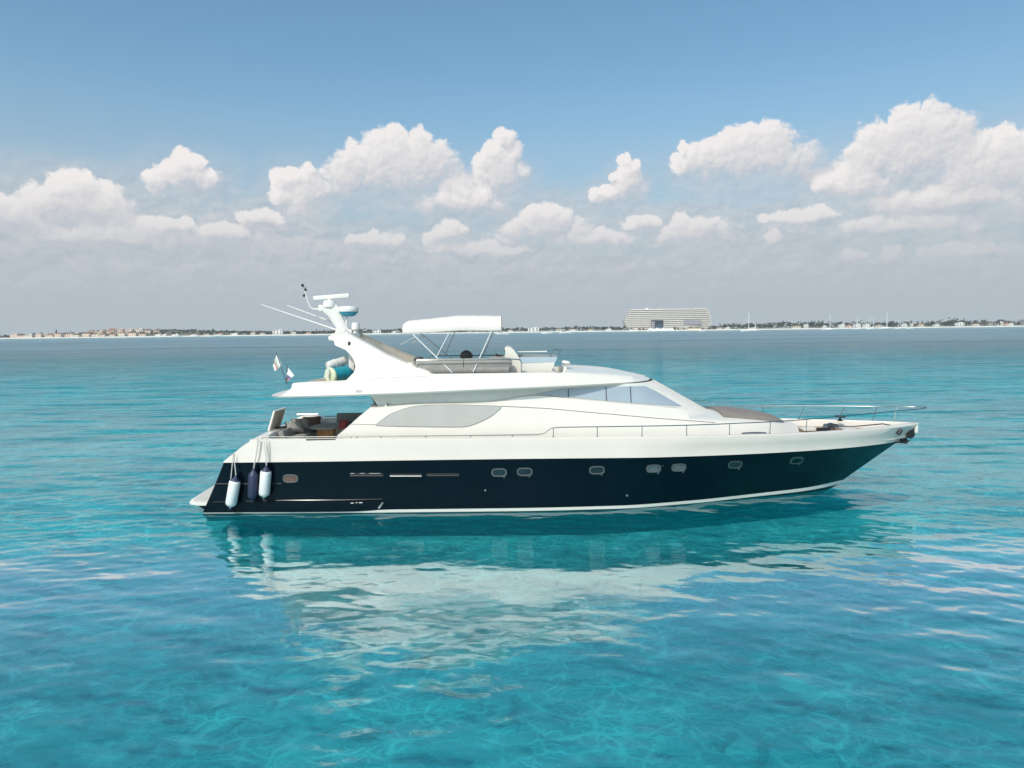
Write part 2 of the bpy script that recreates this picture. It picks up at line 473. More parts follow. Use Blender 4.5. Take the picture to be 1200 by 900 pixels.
# ------------------------------------------------------------------ mesh helpers
def hermite(x, pts):
    """smooth monotone curve through (x, value) pairs"""
    n = len(pts)
    if x <= pts[0][0]: return pts[0][1]
    if x >= pts[-1][0]: return pts[-1][1]
    d = [(pts[i + 1][1] - pts[i][1]) / (pts[i + 1][0] - pts[i][0]) for i in range(n - 1)]
    m = [d[0]] + [0 if d[i - 1] * d[i] <= 0 else 2 * d[i - 1] * d[i] / (d[i - 1] + d[i]) for i in range(1, n - 1)] + [d[-1]]
    for i in range(n - 1):
        x0, y0 = pts[i]; x1, y1 = pts[i + 1]
        if x <= x1:
            h = x1 - x0; t = (x - x0) / h
            return ((2 * t ** 3 - 3 * t * t + 1) * y0 + (t ** 3 - 2 * t * t + t) * h * m[i]
                    + (-2 * t ** 3 + 3 * t * t) * y1 + (t ** 3 - t * t) * h * m[i + 1])

ORIGIN = {}
class MB:
    def __init__(self):
        self.v, self.f = [], []
    def add(self, vs, fs):
        o = len(self.v)
        self.v += [tuple(p) for p in vs]
        self.f += [tuple(i + o for i in f) for f in fs]
        return self
    def loft(self, secs, closed=False, cap0=False, cap1=False):
        n = len(secs[0]); vs = [p for s in secs for p in s]; fs = []
        for i in range(len(secs) - 1):
            for j in range(n if closed else n - 1):
                k = (j + 1) % n
                fs.append((i * n + j, i * n + k, (i + 1) * n + k, (i + 1) * n + j))
        if cap0: fs.append(tuple(range(n)))
        if cap1: fs.append(tuple((len(secs) - 1) * n + j for j in range(n)))
        return self.add(vs, fs)
    def tube(self, path, r, n=8, cap=True, r1=None):
        path = [Vector(p) for p in path]
        secs = []
        up = Vector((0, 0, 1))
        for i, p in enumerate(path):
            a = path[max(0, i - 1)]; b = path[min(len(path) - 1, i + 1)]
            t = (b - a).normalized()
            s = t.cross(up)
            if s.length < 1e-3: s = t.cross(Vector((0, 1, 0)))
            s.normalize(); u = s.cross(t)
            rr = r if r1 is None else r + (r1 - r) * i / (len(path) - 1)
            secs.append([p + (s * math.cos(2 * math.pi * j / n) + u * math.sin(2 * math.pi * j / n)) * rr for j in range(n)])
        return self.loft(secs, True, cap, cap)
    def box(self, c, s, rz=0.0, bev=0.0, tilt=None):
        bm = bmesh.new()
        bmesh.ops.create_cube(bm, size=1)
        bmesh.ops.scale(bm, vec=s, verts=bm.verts)
        if bev:
            bmesh.ops.bevel(bm, geom=bm.edges[:], offset=bev, segments=2, affect='EDGES', profile=0.6)
        M = Matrix.Translation(c) @ Matrix.Rotation(rz, 4, 'Z')
        if tilt: M = M @ Matrix.Rotation(tilt[1], 4, tilt[0])
        bm.verts.index_update()
        vs = [M @ v.co for v in bm.verts]; fs = [tuple(v.index for v in f.verts) for f in bm.faces]
        bm.free()
        return self.add(vs, fs)
    def lathe(self, prof, base, axis=(0, 0, 1), n=16):
        """profile of (radius, height) turned about an axis"""
        ax = Vector(axis).normalized(); s = ax.orthogonal().normalized(); u = ax.cross(s); b = Vector(base)
        secs = [[b + ax * h + (s * math.cos(2 * math.pi * j / n) + u * math.sin(2 * math.pi * j / n)) * max(r, 1e-4) for j in range(n)] for r, h in prof]
        return self.loft(secs, True, True, True)
    def slab(self, a, b):
        """solid between two outlines of the same number of points"""
        return self.loft([a, b], True, True, True)
    def build(self, name, m, parent=None, loc=None, smooth=34, label=None):
        o0 = Vector(loc) if loc is not None else (ORIGIN[parent.name] if parent else Vector((0, 0, 0)))
        me = bpy.data.meshes.new(name)
        me.from_pydata([tuple(Vector(p) - o0) for p in self.v], [], self.f)
        bm = bmesh.new(); bm.from_mesh(me)
        bmesh.ops.remove_doubles(bm, verts=bm.verts, dist=1e-5)
        bmesh.ops.recalc_face_normals(bm, faces=bm.faces)
        bm.to_mesh(me); bm.free()
        me.materials.append(MATS[m] if isinstance(m, str) else m)
        if smooth:
            me.shade_smooth(); me.set_sharp_from_angle(angle=R(smooth))
        o = bpy.data.objects.new(name, me); COL.objects.link(o)
        ORIGIN[o.name] = o0
        if parent: o.parent = parent
        else: o.location = o0
        if label: o['label'] = label
        return o

def empty(name, loc, label, cat, group=None):
    o = bpy.data.objects.new(name, None); COL.objects.link(o)
    o.empty_display_size = 0.3
    o.location = loc; ORIGIN[o.name] = Vector(loc)
    return tag(o, label, cat, group)

def tag(o, label, cat, group=None):
    o['label'] = label; o['category'] = cat
    if group: o['group'] = group
    return o

def mirror(pts):
    return [(p[0], 2 * YC - p[1], p[2]) for p in pts]

YC = 26.45            # the yacht lies square across the view, its keel this far in front of the camera
def near(px, py, half):
    """point on the yacht at half metres to the near side of its centre line"""
    x, z = at(px, py, YC - half)
    return Vector((x, YC - half, z))

mat('white_gelcoat', (0.70, 0.66, 0.605), 0.22, coat=0.25, var=0.035, vscale=0.8)
mat('bulwark_gelcoat', (0.66, 0.605, 0.55), 0.27, coat=0.2, var=0.04, vscale=0.9)
mat('cream_gelcoat', (0.66, 0.61, 0.55), 0.4, var=0.05, vscale=1.2)
mat('shadow_gelcoat', (0.62, 0.63, 0.58), 0.4, var=0.05)
mat('navy_paint', (0.0008, 0.0045, 0.0100), 0.10, spec=0.25, var=0.15, vscale=0.7)
mat('antifouling', (0.010, 0.030, 0.040), 0.6, var=0.3)
mat('black_plastic', (0.012, 0.012, 0.013), 0.45)
mat('dark_grey', (0.06, 0.06, 0.062), 0.5)
mat('chrome', (0.33, 0.325, 0.32), 0.17, metal=1.0)
mat('pale_alloy', (0.62, 0.62, 0.61), 0.35, metal=0.25)
mat('beige_lining', (0.46, 0.40, 0.33), 0.7, var=0.1)
mat('port_frame', (0.17, 0.17, 0.165), 0.35, metal=0.7)
mat('platform_grip', (0.60, 0.56, 0.51), 0.6, var=0.06, vscale=3)
mat('lining_gelcoat', (0.84, 0.80, 0.75), 0.4, var=0.04)
mat('seal_grey', (0.12, 0.12, 0.12), 0.5)
mat('salon_screen', (0.40, 0.388, 0.37), 0.28, coat=0.7, var=0.06, vscale=2.0)
mat('pilothouse_screen', (0.33, 0.385, 0.44), 0.16, coat=0.8, var=0.07, vscale=1.4)
mat('dark_glass', (0.012, 0.016, 0.02), 0.05, coat=1.0)
mat('port_pane', (0.10, 0.12, 0.13), 0.08, coat=1.0, var=0.4, vscale=6)
mat('taupe_canvas', (0.215, 0.185, 0.165), 0.85, var=0.12, vscale=5, bump=0.3, bscale=90)
mat('grey_fabric', (0.26, 0.25, 0.235), 0.85, var=0.15, vscale=5, bump=0.3, bscale=70)
mat('light_grey_fabric', (0.30, 0.285, 0.265), 0.85, var=0.12, vscale=4, bump=0.2, bscale=70)
mat('dark_fabric', (0.05, 0.043, 0.045), 0.8, var=0.2)
mat('brown_fabric', (0.13, 0.08, 0.065), 0.85, var=0.2)
mat('red_fabric', (0.22, 0.035, 0.03), 0.8, var=0.2)
mat('white_canvas', (0.69, 0.655, 0.605), 0.7, var=0.04, vscale=2.5, bump=0.35, bscale=6)
mat('teak', (0.30, 0.185, 0.115), 0.6, var=0.25, vscale=6)
mat('pale_teak', (0.44, 0.36, 0.28), 0.65, var=0.15, vscale=5)
mat('amber_wood', (0.36, 0.15, 0.03), 0.3, coat=0.5, var=0.35, vscale=7)
mat('white_rubber', (0.72, 0.72, 0.71), 0.45, var=0.08, vscale=6)
mat('navy_rubber', (0.025, 0.03, 0.075), 0.5, var=0.2, vscale=6)
mat('rope_white', (0.55, 0.53, 0.5), 0.9)
mat('teal_vinyl', (0.015, 0.26, 0.34), 0.35, var=0.2)
mat('pale_yellow_vinyl', (0.62, 0.66, 0.45), 0.4)
mat('gold_vinyl', (0.42, 0.20, 0.02), 0.3, var=0.4, vscale=9)
mat('pale_plastic', (0.66, 0.63, 0.60), 0.4, var=0.1)
mat('radar_white', (0.71, 0.685, 0.65), 0.25)
mat('radar_shade_teal', (0.03, 0.30, 0.42), 0.4)  # bluish shade under the radome, given as a colour
mat('perspex', (0.36, 0.43, 0.47), 0.08, coat=0.8)
mat('flag_white', (0.78, 0.76, 0.72), 0.8)
mat('flag_red', (0.50, 0.22, 0.20), 0.8)
mat('flag_green', (0.45, 0.58, 0.50), 0.8)
mat('flag_blue', (0.24, 0.25, 0.42), 0.8)
# ------------------------------------------------------------------ the motor yacht
yacht = empty('motor_yacht', (0, YC, 0), 'large white motor yacht with navy blue hull lying at anchor in the turquoise water', 'yacht')

B_WL = [(-10.6, 2.72), (-6, 2.86), (0, 2.90), (3.4, 2.74), (5.9, 2.16), (8.3, 1.40), (10.2, 0.82), (11.3, 0.36), (12.0, 0.03)]
B_KN = [(-10, 2.84), (-6, 2.96), (0, 3.01), (4, 2.95), (6, 2.75), (8, 2.45), (10, 2.00), (12, 1.36), (13.6, 0.60), (14.48, 0.04)]
B_SH = [(-10, 2.82), (-6, 2.95), (0, 3.01), (4, 2.98), (6, 2.88), (8, 2.63), (10, 2.20), (12, 1.58), (13.7, 0.90), (14.7, 0.40), (15.20, 0.07)]
Z_KN = [(-10, 1.78), (0, 1.82), (6, 1.79), (14.5, 1.78)]
Z_SH = [(-10, 2.50), (-8, 2.57), (0, 2.52), (6, 2.50), (12, 2.44), (15.2, 2.47)]
Z_BT = [(-10.5, 0.06), (-5.5, 0.07), (-4.2, 0.13), (6, 0.135), (8, 0.155), (9.5, 0.19), (11, 0.235), (12.44, 0.34)]
def boot_half(x): return hermite(x / 12.3 * 12.0 if x > 0 else x, B_WL) + 0.02

def level(xs, xe, bf, zf):
    return lambda t: (xs + (xe - xs) * t, bf(xs + (xe - xs) * t), zf(xs + (xe - xs) * t))
L_KEEL = level(-10.3, 10.6, lambda x: 0.02, lambda x: -0.95 + 0.5 * max(0, (x - 6) / 4.4) ** 2)
L_CHINE = level(-10.45, 11.5, lambda x: hermite(x / 11.5 * 12.0 if x > 0 else x, B_WL) * 0.93, lambda x: -0.28)
L_WL = level(-10.56, 11.95, lambda x: hermite(x / 11.95 * 12.0 if x > 0 else x, B_WL), lambda x: 0.0)
L_BB = level(-10.56, 12.33, lambda x: hermite(x / 12.33 * 12.0 if x > 0 else x, B_WL) + 0.01, lambda x: hermite(x, Z_BT) - hermite(x, [(-5.5, 0.03), (-4.2, 0.10), (8, 0.11), (12, 0.14)]))
L_BT = level(-10.55, 12.44, lambda x: hermite(x / 12.44 * 12.0 if x > 0 else x, B_WL) + 0.02, lambda x: hermite(x, Z_BT))
L_KN = level(-9.72, 14.48, lambda x: hermite(x, B_KN), lambda x: hermite(x, Z_KN))
L_SH = level(-8.80, 15.20, lambda x: hermite(x, B_SH), lambda x: hermite(x, Z_SH))
TS = [1 - (1 - i / 70) ** 1.35 for i in range(71)]

L_MID = None
def blend(la, lb, s, bulge=0.0):
    def f(t):
        a, b = la(t), lb(t)
        p = [a[k] + (b[k] - a[k]) * s for k in range(3)]
        p[1] += bulge * math.sin(math.pi * s) * min(1, p[1] / 1.0)
        return tuple(p)
    return f
def both(levels):
    """loft the levels up the near side and down the far side"""
    mb = MB()
    secs = []
    for t in TS:
        lp = [l(t) for l in levels]
        nearp = [(x, YC - b, z) for x, b, z in lp]
        farp = [(x, YC + b, z) for x, b, z in lp]
        secs.append((nearp, farp))
    mb.loft([s[0] for s in secs]); mb.loft([s[1] for s in secs])
    return mb, secs
hull_lv = [blend(L_BT, L_KN, s, -0.05) for s in (0, 0.2, 0.4, 0.6, 0.8, 1.0)]
mb, secs = both(hull_lv)
mb.add(secs[0][0] + secs[0][1][::-1], [tuple(range(12))])        # transom
hull = mb.build('hull', 'navy_paint', yacht, smooth=40)
def hull_half(x, z):
    zb, zk = hermite(x, Z_BT), hermite(x, Z_KN)
    s = (z - zb) / (zk - zb)
    xs, xe = -10.55 + s * 0.83, 12.44 + s * 2.04
    return blend(L_BT, L_KN, s, -0.05)((x - xs) / (xe - xs))[1]
def on_hull(px, py):
    h = 2.8
    for _ in range(5):
        x, z = at(px, py, YC - h)
        h = hull_half(x, z)
    return Vector((x, YC - h, z))

mb, secs = both([L_BB, L_BT]); mb.add(secs[0][0] + secs[0][1][::-1], [(0, 1, 2, 3)])
mb.build('boot_stripe', 'white_gelcoat', yacht, smooth=40)
mb, secs = both([L_KEEL, L_CHINE, L_WL, L_BB]); mb.add(secs[0][0] + secs[0][1][::-1], [tuple(range(8))])
mb.build('bottom', 'antifouling', yacht, smooth=40)

# white upper hull with the bulwark
def inner(l, d, dz):
    def f(t):
        x, b, z = l(t); return (x - 0.25 * t * t, max(0.015, b - d), z + dz)
    return f
_m = blend(L_KN, L_SH, 0.55, 0.004)
def L_MID(t):
    x, b, z = _m(t)
    return x - 0.02 * (1 - t), b, z
step = lambda t: (L_KN(t)[0] + 0.004, L_KN(t)[1] + 0.035, L_KN(t)[2] + 0.012)
step2 = lambda t: (L_KN(t)[0] + 0.01, L_KN(t)[1] + 0.03, L_KN(t)[2] + 0.06)
mb, secs = both([lambda t: (L_KN(t)[0], L_KN(t)[1], L_KN(t)[2] + 0.001), step, step2, L_MID, lambda t: (L_SH(t)[0], L_SH(t)[1] + 0.012, L_SH(t)[2] - 0.05), L_SH, inner(L_SH, 0.05, 0.015), inner(L_SH, 0.13, 0.01), inner(L_SH, 0.15, -0.03), inner(L_SH, 0.17, -0.55)])
mb.build('bulwark', 'bulwark_gelcoat', yacht, smooth=40)

# side decks, foredeck and cockpit sole under the bulwark
mb = MB()
dk = lambda t: (L_SH(t)[0] - 0.25 * t * t, max(0.02, L_SH(t)[1] - 0.17), L_SH(t)[2] - 0.50)
mb.loft([[(dk(t)[0], YC - dk(t)[1], dk(t)[2]), (dk(t)[0], YC, dk(t)[2] + 0.03), (dk(t)[0], YC + dk(t)[1], dk(t)[2])] for t in TS if dk(t)[0] < 10.3])
mb.build('deck', 'cream_gelcoat', yacht)
mb = MB()
mb.loft([[(dk(t)[0], YC - dk(t)[1], dk(t)[2] + 0.24), (dk(t)[0], YC, dk(t)[2] + 0.27), (dk(t)[0], YC + dk(t)[1], dk(t)[2] + 0.24)] for t in TS if 10.0 < dk(t)[0]])
mb.build('foredeck', 'teak', yacht)

# stern: coaming across, sloping transom, swim platform
prof = [(-9.62, 1.70), (-9.58, 1.86), (-9.22, 2.29), (-8.76, 2.57), (-8.5, 2.66), (-8.25, 2.70), (-8.2, 2.60), (-8.2, 1.75)]
mb = MB()
secs = []
for v in (-2.70, -2.3, -1.2, 0, 1.2, 2.3, 2.70):
    cr = -0.10 * (1 - (v / 2.70) ** 2); e = 0.05 if abs(v) > 2.6 else 0
    secs.append([(x + (cr if x < -8.3 else 0), YC + v, z - e) for x, z in prof])
mb.loft(secs, False, True, True)
mb.build('stern_coaming', 'white_gelcoat', yacht, smooth=40)
mb = MB()
ol = []
for v, x in ((-2.62, -10.1), (-2.62, -10.85), (-2.50, -11.10), (-2.1, -11.22), (0, -11.36), (2.1, -11.22), (2.50, -11.10), (2.62, -10.85), (2.62, -10.1)):
    ol.append((x, v))
pl = lambda z, k=0.0: [(x + (k if x < -10.5 else 0), YC + v * (1 - k * 0.02), z) for x, v in ol]
mb.loft([pl(0.27, 0.10), pl(0.29, 0.02), pl(0.36, 0.0), pl(0.385, 0.03)], True, True, True)
sp = mb.build('swim_platform', 'white_gelcoat', yacht, smooth=50)
mb = MB(); mb.slab([(x + (0.09 if x < -10.5 else -0.05), YC + v * 0.95, 0.387) for x, v in ol], [(x + (0.09 if x < -10.5 else -0.05), YC + v * 0.95, 0.40) for x, v in ol])
mb.build('platform_deck', 'platform_grip', sp)
# dark underside wedge that carries the platform
mb = MB()
mb.loft([[(-10.2, YC + v, 0.02), (-10.1, YC + v, 0.269), (-10.90, YC + v * 0.98, 0.269), (-10.5, YC + v * 0.97, 0.02)] for v in (-2.5, -1, 1, 2.5)], True, True, True)
mb.build('platform_bracket', 'navy_paint', yacht)

# spray strakes and fine lines along the navy hull
def along_hull(pts, r, name, m, n=6):
    mb = MB()
    path = []
    for i in range(len(pts) - 1):
        for k in range(8):
            t = k / 8
            path.append(on_hull(pts[i][0] + (pts[i + 1][0] - pts[i][0]) * t, pts[i][1] + (pts[i + 1][1] - pts[i][1]) * t))
    path.append(on_hull(*pts[-1]))
    mb.tube(path, r, n)
    return mb.build(name, m, yacht)
along_hull([(250, 588.5), (330, 586.5), (400, 586), (448, 585)], 0.022, 'spray_strake', 'navy_paint')
along_hull([(252, 567), (290, 567), (330, 566.6)], 0.010, 'trim_line', 'dark_grey')
along_hull([(443.5, 595), (449, 588.5)], 0.05, 'strake_end', 'white_rubber')

# three long air vents
for (x0, x1, y, m) in ((410, 449, 556, 'dark'), (457, 494, 556.3, 'white'), (500, 538, 555.8, 'dark')):
    a, b = on_hull(x0, y), on_hull(x1, y)
    mb = MB(); n = 10
    for k in range(n):
        p = a.lerp(b, (k + 0.5) / n)
        mb.box((p.x, p.y - 0.002, p.z), ((b.x - a.x) / n, 0.012, 0.075))
    v = mb.build('air_vent', 'black_plastic', yacht, smooth=0)
    mb = MB(); mb.tube([Vector((a.x, a.y - 0.012, a.z - 0.045)), Vector((b.x, b.y - 0.012, b.z - 0.045))], 0.016 if m == 'white' else 0.010, 6)
    mb.build('vent_lip', 'white_gelcoat' if m == 'white' else 'dark_grey', v)
    if m == 'dark' and x0 < 450:
        for s0, s1 in ((0.02, 0.14), (0.3, 0.45), (0.58, 0.92)):
            MB().tube([a.lerp(b, s0) + Vector((0, -0.012, 0.035)), a.lerp(b, s1) + Vector((0, -0.012, 0.035))], 0.010, 5).build('vent_glint', 'chrome', v)  # chrome slivers added as glints along the vent

# portholes
def oval(c, hw, hh, k=20, p=3.2):
    return [(c.x + hw * math.copysign(abs(math.cos(a)) ** (2 / p), math.cos(a)), c.z + hh * math.copysign(abs(math.sin(a)) ** (2 / p), math.sin(a)))
            for a in (2 * math.pi * i / k for i in range(k))]
def on_side(o, off):
    return [Vector((x, YC - hull_half(x, z) - off, z)) for x, z in o]
for (px, py, pane) in ((585, 553.8, 'dark_glass'), (615, 553, 'dark_glass'), (699.5, 551, 'dark_glass'), (766, 549.2, 'port_pane'), (795.5, 548, 'port_pane'), (861.5, 544.6, 'dark_glass'), (933.5, 539.5, 'dark_glass'), (340.5, 560.8, 'brown_fabric')):  # brown of the aft pane is a pinkish reflection put into its colour
    c = on_hull(px, py)
    w, h = 0.262, 0.145
    mb = MB()
    mb.loft([on_side(oval(c, w, h), -0.01), on_side(oval(c, w, h), 0.022), on_side(oval(c, w * 0.93, h * 0.88), 0.03), on_side(oval(c, w * 0.82, h * 0.72), 0.02), on_side(oval(c, w * 0.80, h * 0.70), -0.02)], True)
    f = mb.build('porthole', 'port_frame', yacht, smooth=50)
    mb = MB(); o = on_side(oval(c, w * 0.83, h * 0.74), 0.006)
    mb.slab(o, on_side(oval(c, w * 0.83, h * 0.74), -0.012))
    mb.build('pane', pane, f, smooth=0)
    if px > 400:
        mb = MB(); d = Vector((c.x + 0.16, YC - hull_half(c.x + 0.16, c.z - 0.16) - 0.01, c.z - 0.165))
        mb.box(d, (0.035, 0.02, 0.06)); mb.build('drain', 'chrome', f)
# small skin fittings
for px, py, r in ((569, 575, 0.03), (735, 581, 0.045), (935, 551, 0.025), (777, 546, 0.02), (392, 592, 0.02)):
    c = on_hull(px, py); mb = MB()
    mb.lathe([(r, -0.02), (r, 0.012), (r * 0.6, 0.02), (r * 0.5, 0.0)], c, (0, -1, 0), 12)
    mb.build('skin_fitting', 'chrome', yacht)
# faint draught marks by the stern strake
# dark trim box low on the quarter, with a rounded forward end
tb = [(336, 587.5), (380, 586.5), (420, 586), (446, 586.2), (451, 588.5), (447, 592.5), (440, 596.5), (420, 598), (380, 598.6), (336, 599)]
o1_ = [on_hull(*p) + Vector((0, 0.05, 0)) for p in tb]; o2_ = [on_hull(*p) + Vector((0, -0.045, 0)) for p in tb]
trim = MB().slab(o1_, o2_).build('trim_box', 'navy_paint', yacht)
for k, w in enumerate((0.10, 0.05, 0.12)):
    c = on_hull(413 + k * 5, 588.6 + (0.6 if k == 0 else 0)); MB().box(c + Vector((0, -0.048, 0)), (w, 0.006, 0.026)).build('draught_mark', 'white_gelcoat', trim, smooth=0)

# ---------------------------------------------------------------- deckhouse
def lvl(pts): return lambda x: hermite(x, pts)
W_BOT = lvl([(-6.2, 2.40), (2, 2.38), (4, 2.32), (6, 2.14), (8, 1.80), (9.6, 1.30), (10.7, 0.55)])
W_TOP = lvl([(-6.2, 2.22), (0, 2.20), (2, 2.17), (4, 2.08), (6, 1.86), (8, 1.52), (9.4, 1.08), (10.5, 0.35)])
Z_TOP = lvl([(-6, 3.50), (-4.9, 3.50), (-3, 3.60), (-0.6, 3.60), (1, 3.47), (4, 3.16), (7.2, 2.85), (9, 2.70), (10.6, 2.44)])
def aft_x(z):    # rounded aft end of the deckhouse side
    return hermite(z, [(2.0, -6.15), (2.62, -5.98), (2.78, -5.80), (2.98, -5.50), (3.2, -5.28), (3.5, -4.90)])
def house_y(x, z):
    s = (z - 2.0) / (Z_TOP(x) - 2.0)
    return W_BOT(x) + (W_TOP(x) - W_BOT(x)) * s + 0.03 * math.sin(math.pi * min(1, max(0, s)))
NS = 64
lev = [0, 0.2, 0.4, 0.6, 0.8, 0.93, 1.0]
def house_pt(u, s, off=0.0):
    # u 0..1 from aft to the foredeck
    x0 = -4.9; x1 = 10.55
    zt = Z_TOP(x0 + (x1 - x0) * u)
    z = 2.0 + (zt - 2.0) * s
    xa = aft_x(z); x = xa + (x1 - xa) * u
    zt = Z_TOP(x); z = 2.0 + (zt - 2.0) * s
    return x, max(0.05, house_y(x, z)) + off, z
mb = MB()
secs_n, secs_f = [], []
for i in range(NS + 1):
    u = i / NS
    pts = [house_pt(u, s) for s in lev]
    x, b, z = pts[-1]
    pts.append((x, b - 0.05, z + 0.02))
    secs_n.append([(p[0], YC - p[1], p[2]) for p in pts]); secs_f.append([(p[0], YC + p[1], p[2]) for p in pts])
mb.loft(secs_n); mb.loft(secs_f)
# coachroof between the two sides, crowned
roof = []
for i in range(NS + 1):
    a = secs_n[i][-1]; b = secs_f[i][-1]
    crown = min(0.20, 0.08 * (b[1] - a[1]))
    roof.append([(a[0], a[1] + (b[1] - a[1]) * k / 10, a[2] + crown * (1 - (2 * k / 10 - 1) ** 2)) for k in range(11)])
mb.loft(roof)
mb.add(secs_n[-1] + secs_f[-1][::-1], [tuple(range(2 * len(secs_n[-1])))])
# thickness of the two wings beside the cockpit and the bulkhead between them
for sgn, sec in ((-1, secs_n[0]), (1, secs_f[0])):
    mb.loft([sec, [(p[0] + 0.02, p[1] - sgn * 0.12, p[2]) for p in sec], [(-4.3, p[1] - sgn * 0.14, p[2]) for p in sec]])
house = mb.build('deckhouse', 'white_gelcoat', yacht, smooth=30)
mb = MB(); mb.box((-4.35, YC, 2.8), (0.06, 4.3, 1.7)); mb.build('salon_bulkhead', 'cream_gelcoat', yacht)
for k in (-1.05, 0, 1.05): MB().box((-4.40, YC + k, 2.85), (0.03, 0.98, 1.55)).build('salon_door', 'dark_glass', yacht)

def on_house(px, py, off=0.0):
    h = 2.2
    for _ in range(5):
        x, z = at(px, py, YC - h); h = house_y(x, z)
    return Vector((x, YC - h - off, z))
def smooth_outline(pts, k=6):
    n = len(pts); out = []
    for i in range(n):
        p0, p1, p2, p3 = [Vector(pts[(i + j - 1) % n]) for j in range(4)]
        for s in range(k):
            t = s / k
            out.append(0.5 * ((2 * p1) + (p2 - p0) * t + (2 * p0 - 5 * p1 + 4 * p2 - p3) * t * t + (3 * p1 - p0 - 3 * p2 + p3) * t ** 3))
    return out
def patch(outline, surf, name, m, parent, rim=None, off=0.012, rim_r=0.014):
    """a pane lying on a curved side: fanned strips between the upper and lower edge of its outline"""
    mb = MB(); n = len(outline)
    xs_ = [p[0] for p in outline]; lo, hi = min(xs_), max(xs_)
    secs = []
    def cross(x):
        ys_ = []
        for i in range(n):
            a, b = outline[i], outline[(i + 1) % n]
            if (a[0] - x) * (b[0] - x) <= 0 and a[0] != b[0]:
                ys_.append(a[1] + (b[1] - a[1]) * (x - a[0]) / (b[0] - a[0]))
        return (min(ys_), max(ys_)) if ys_ else None
    K = 48
    for i in range(K + 1):
        x = lo + (hi - lo) * (0.5 - 0.5 * math.cos(math.pi * min(max(i / K, 0.004), 0.996)))
        c = cross(x)
        if c: secs.append([surf(x, c[0] + (c[1] - c[0]) * j / 4, off) for j in range(5)])
    mb.loft(secs)
    o = mb.build(name, m, parent, smooth=60)
    if rim:
        mb = MB(); pth = [surf(p[0], p[1], off * 0.5) for p in outline]; mb.tube(pth + [pth[0]], rim_r, 5, False)
        mb.build('window_seal', rim, o)
    return o
# the big oval salon window on each side
ow = smooth_outline([(441, 498), (449, 491), (460, 484.3), (480, 477.3), (496, 475.2), (512, 474.6), (540, 474.4), (566, 475.2), (584, 476), (587, 478), (580, 484.5), (572, 490), (558, 496.5), (548, 499.6), (538, 500.4), (505, 500.2), (466, 499.6), (446, 499)], 4)
mirror_obj = []
win = patch(ow, on_house, 'salon_window', 'salon_screen', yacht, rim='seal_grey', rim_r=0.010)
mirror_obj.append(win)
# seams in the moulding
def seam(pts, surf, name, parent, r=0.008, m='dark_grey'):
    mb = MB(); path = []
    for i in range(len(pts) - 1):
        for k in range(10): path.append(surf(pts[i][0] + (pts[i + 1][0] - pts[i][0]) * k / 10, pts[i][1] + (pts[i + 1][1] - pts[i][1]) * k / 10))
    path.append(surf(*pts[-1])); mb.tube(path, r, 5)
    return mb.build(name, m, parent)
seam([(587, 476), (640, 478.6), (700, 484), (770, 490.2), (838, 495.2)], on_house, 'moulding_seam', yacht, 0.011, 'dark_grey')
seam([(410.5, 497), (441, 497.6)], on_house, 'moulding_seam', yacht, 0.008, 'dark_grey')

# recessed upper house under the flybridge, ending in the raked windscreen
BOTO = [(-4.60, 1.95), (-2, 1.98), (2, 1.98), (4, 1.92), (5.2, 1.80), (5.95, 1.62), (6.6, 1.28), (7.1, 0.85), (7.4, 0.42), (7.5, 0.0)]
TOPO = [(-4.98, 1.95), (-2, 1.96), (1.5, 1.92), (3.2, 1.82), (4.0, 1.74), (4.5, 1.54), (4.86, 1.19), (5.07, 0.79), (5.18, 0.38), (5.21, 0.0)]
ZB = lvl([(-5, 3.46), (0, 3.56), (2, 3.42), (4, 3.22), (6, 3.02), (7.6, 2.93)])
ZT = lvl([(-5, 4.0), (0, 4.10), (4, 4.20), (5.2, 4.235)])
def resample(pts, n, brk=None):
    out = []; m = len(pts) - 1
    for i in range(n + 1):
        t = i / n * m; k = min(int(t), m - 1); f = t - k
        p0, p1, p2, p3 = [Vector(pts[min(max(j, 0), m)]) for j in (k - 1, k, k + 1, k + 2)]
        out.append(0.5 * ((2 * p1) + (p2 - p0) * f + (2 * p0 - 5 * p1 + 4 * p2 - p3) * f * f + (3 * p1 - p0 - 3 * p2 + p3) * f ** 3))
    return out
rb, rt = resample(BOTO, 54), resample(TOPO, 54)
def uh(i, s):
    a, b = rb[i], rt[i]
    x = a.x + (b.x - a.x) * s; y = max(0, a.y + (b.y - a.y) * s)
    return (x, y, ZB(a.x) + (ZT(b.x) - ZB(a.x)) * s)
mb = MB()
mb.loft([[(uh(i, s)[0], YC - uh(i, s)[1], uh(i, s)[2]) for s in (0, .25, .5, .75, 1)] for i in range(34)])
mb.loft([[(uh(i, s)[0], YC + uh(i, s)[1], uh(i, s)[2]) for s in (0, .25, .5, .75, 1)] for i in range(34)])
mb.add([(-4.595, YC - 1.94, 3.3), (-4.975, YC - 1.94, 4.02), (-4.975, YC + 1.94, 4.02), (-4.595, YC + 1.94, 3.3)], [(0, 1, 2, 3)])
mb.build('upper_house', 'shadow_gelcoat', yacht)
def scr(off):
    secs = []
    for i in range(33, 55):
        secs.append([uh(i, s) for s in (-0.06, 0.12, 0.4, 0.7, 1.0)])
    return secs
mb = MB(); sc = scr(0)
mb.loft([[(p[0], YC - p[1], p[2]) for p in s] for s in sc] + [[(p[0], YC + p[1], p[2]) for p in s] for s in sc[::-1]])
ws = mb.build('windscreen_cover', 'white_canvas', yacht)
mb = MB()
for i, sg in ((44, -1), (44, 1), (50, -1), (50, 1)):
    mb.tube([(uh(i, s)[0] + 0.006, YC + sg * uh(i, s)[1], uh(i, s)[2] + 0.006) for s in (0.02, 0.25, 0.5, 0.75, 0.97)], 0.012, 5)
mb.build('cover_seam', 'cream_gelcoat', ws)
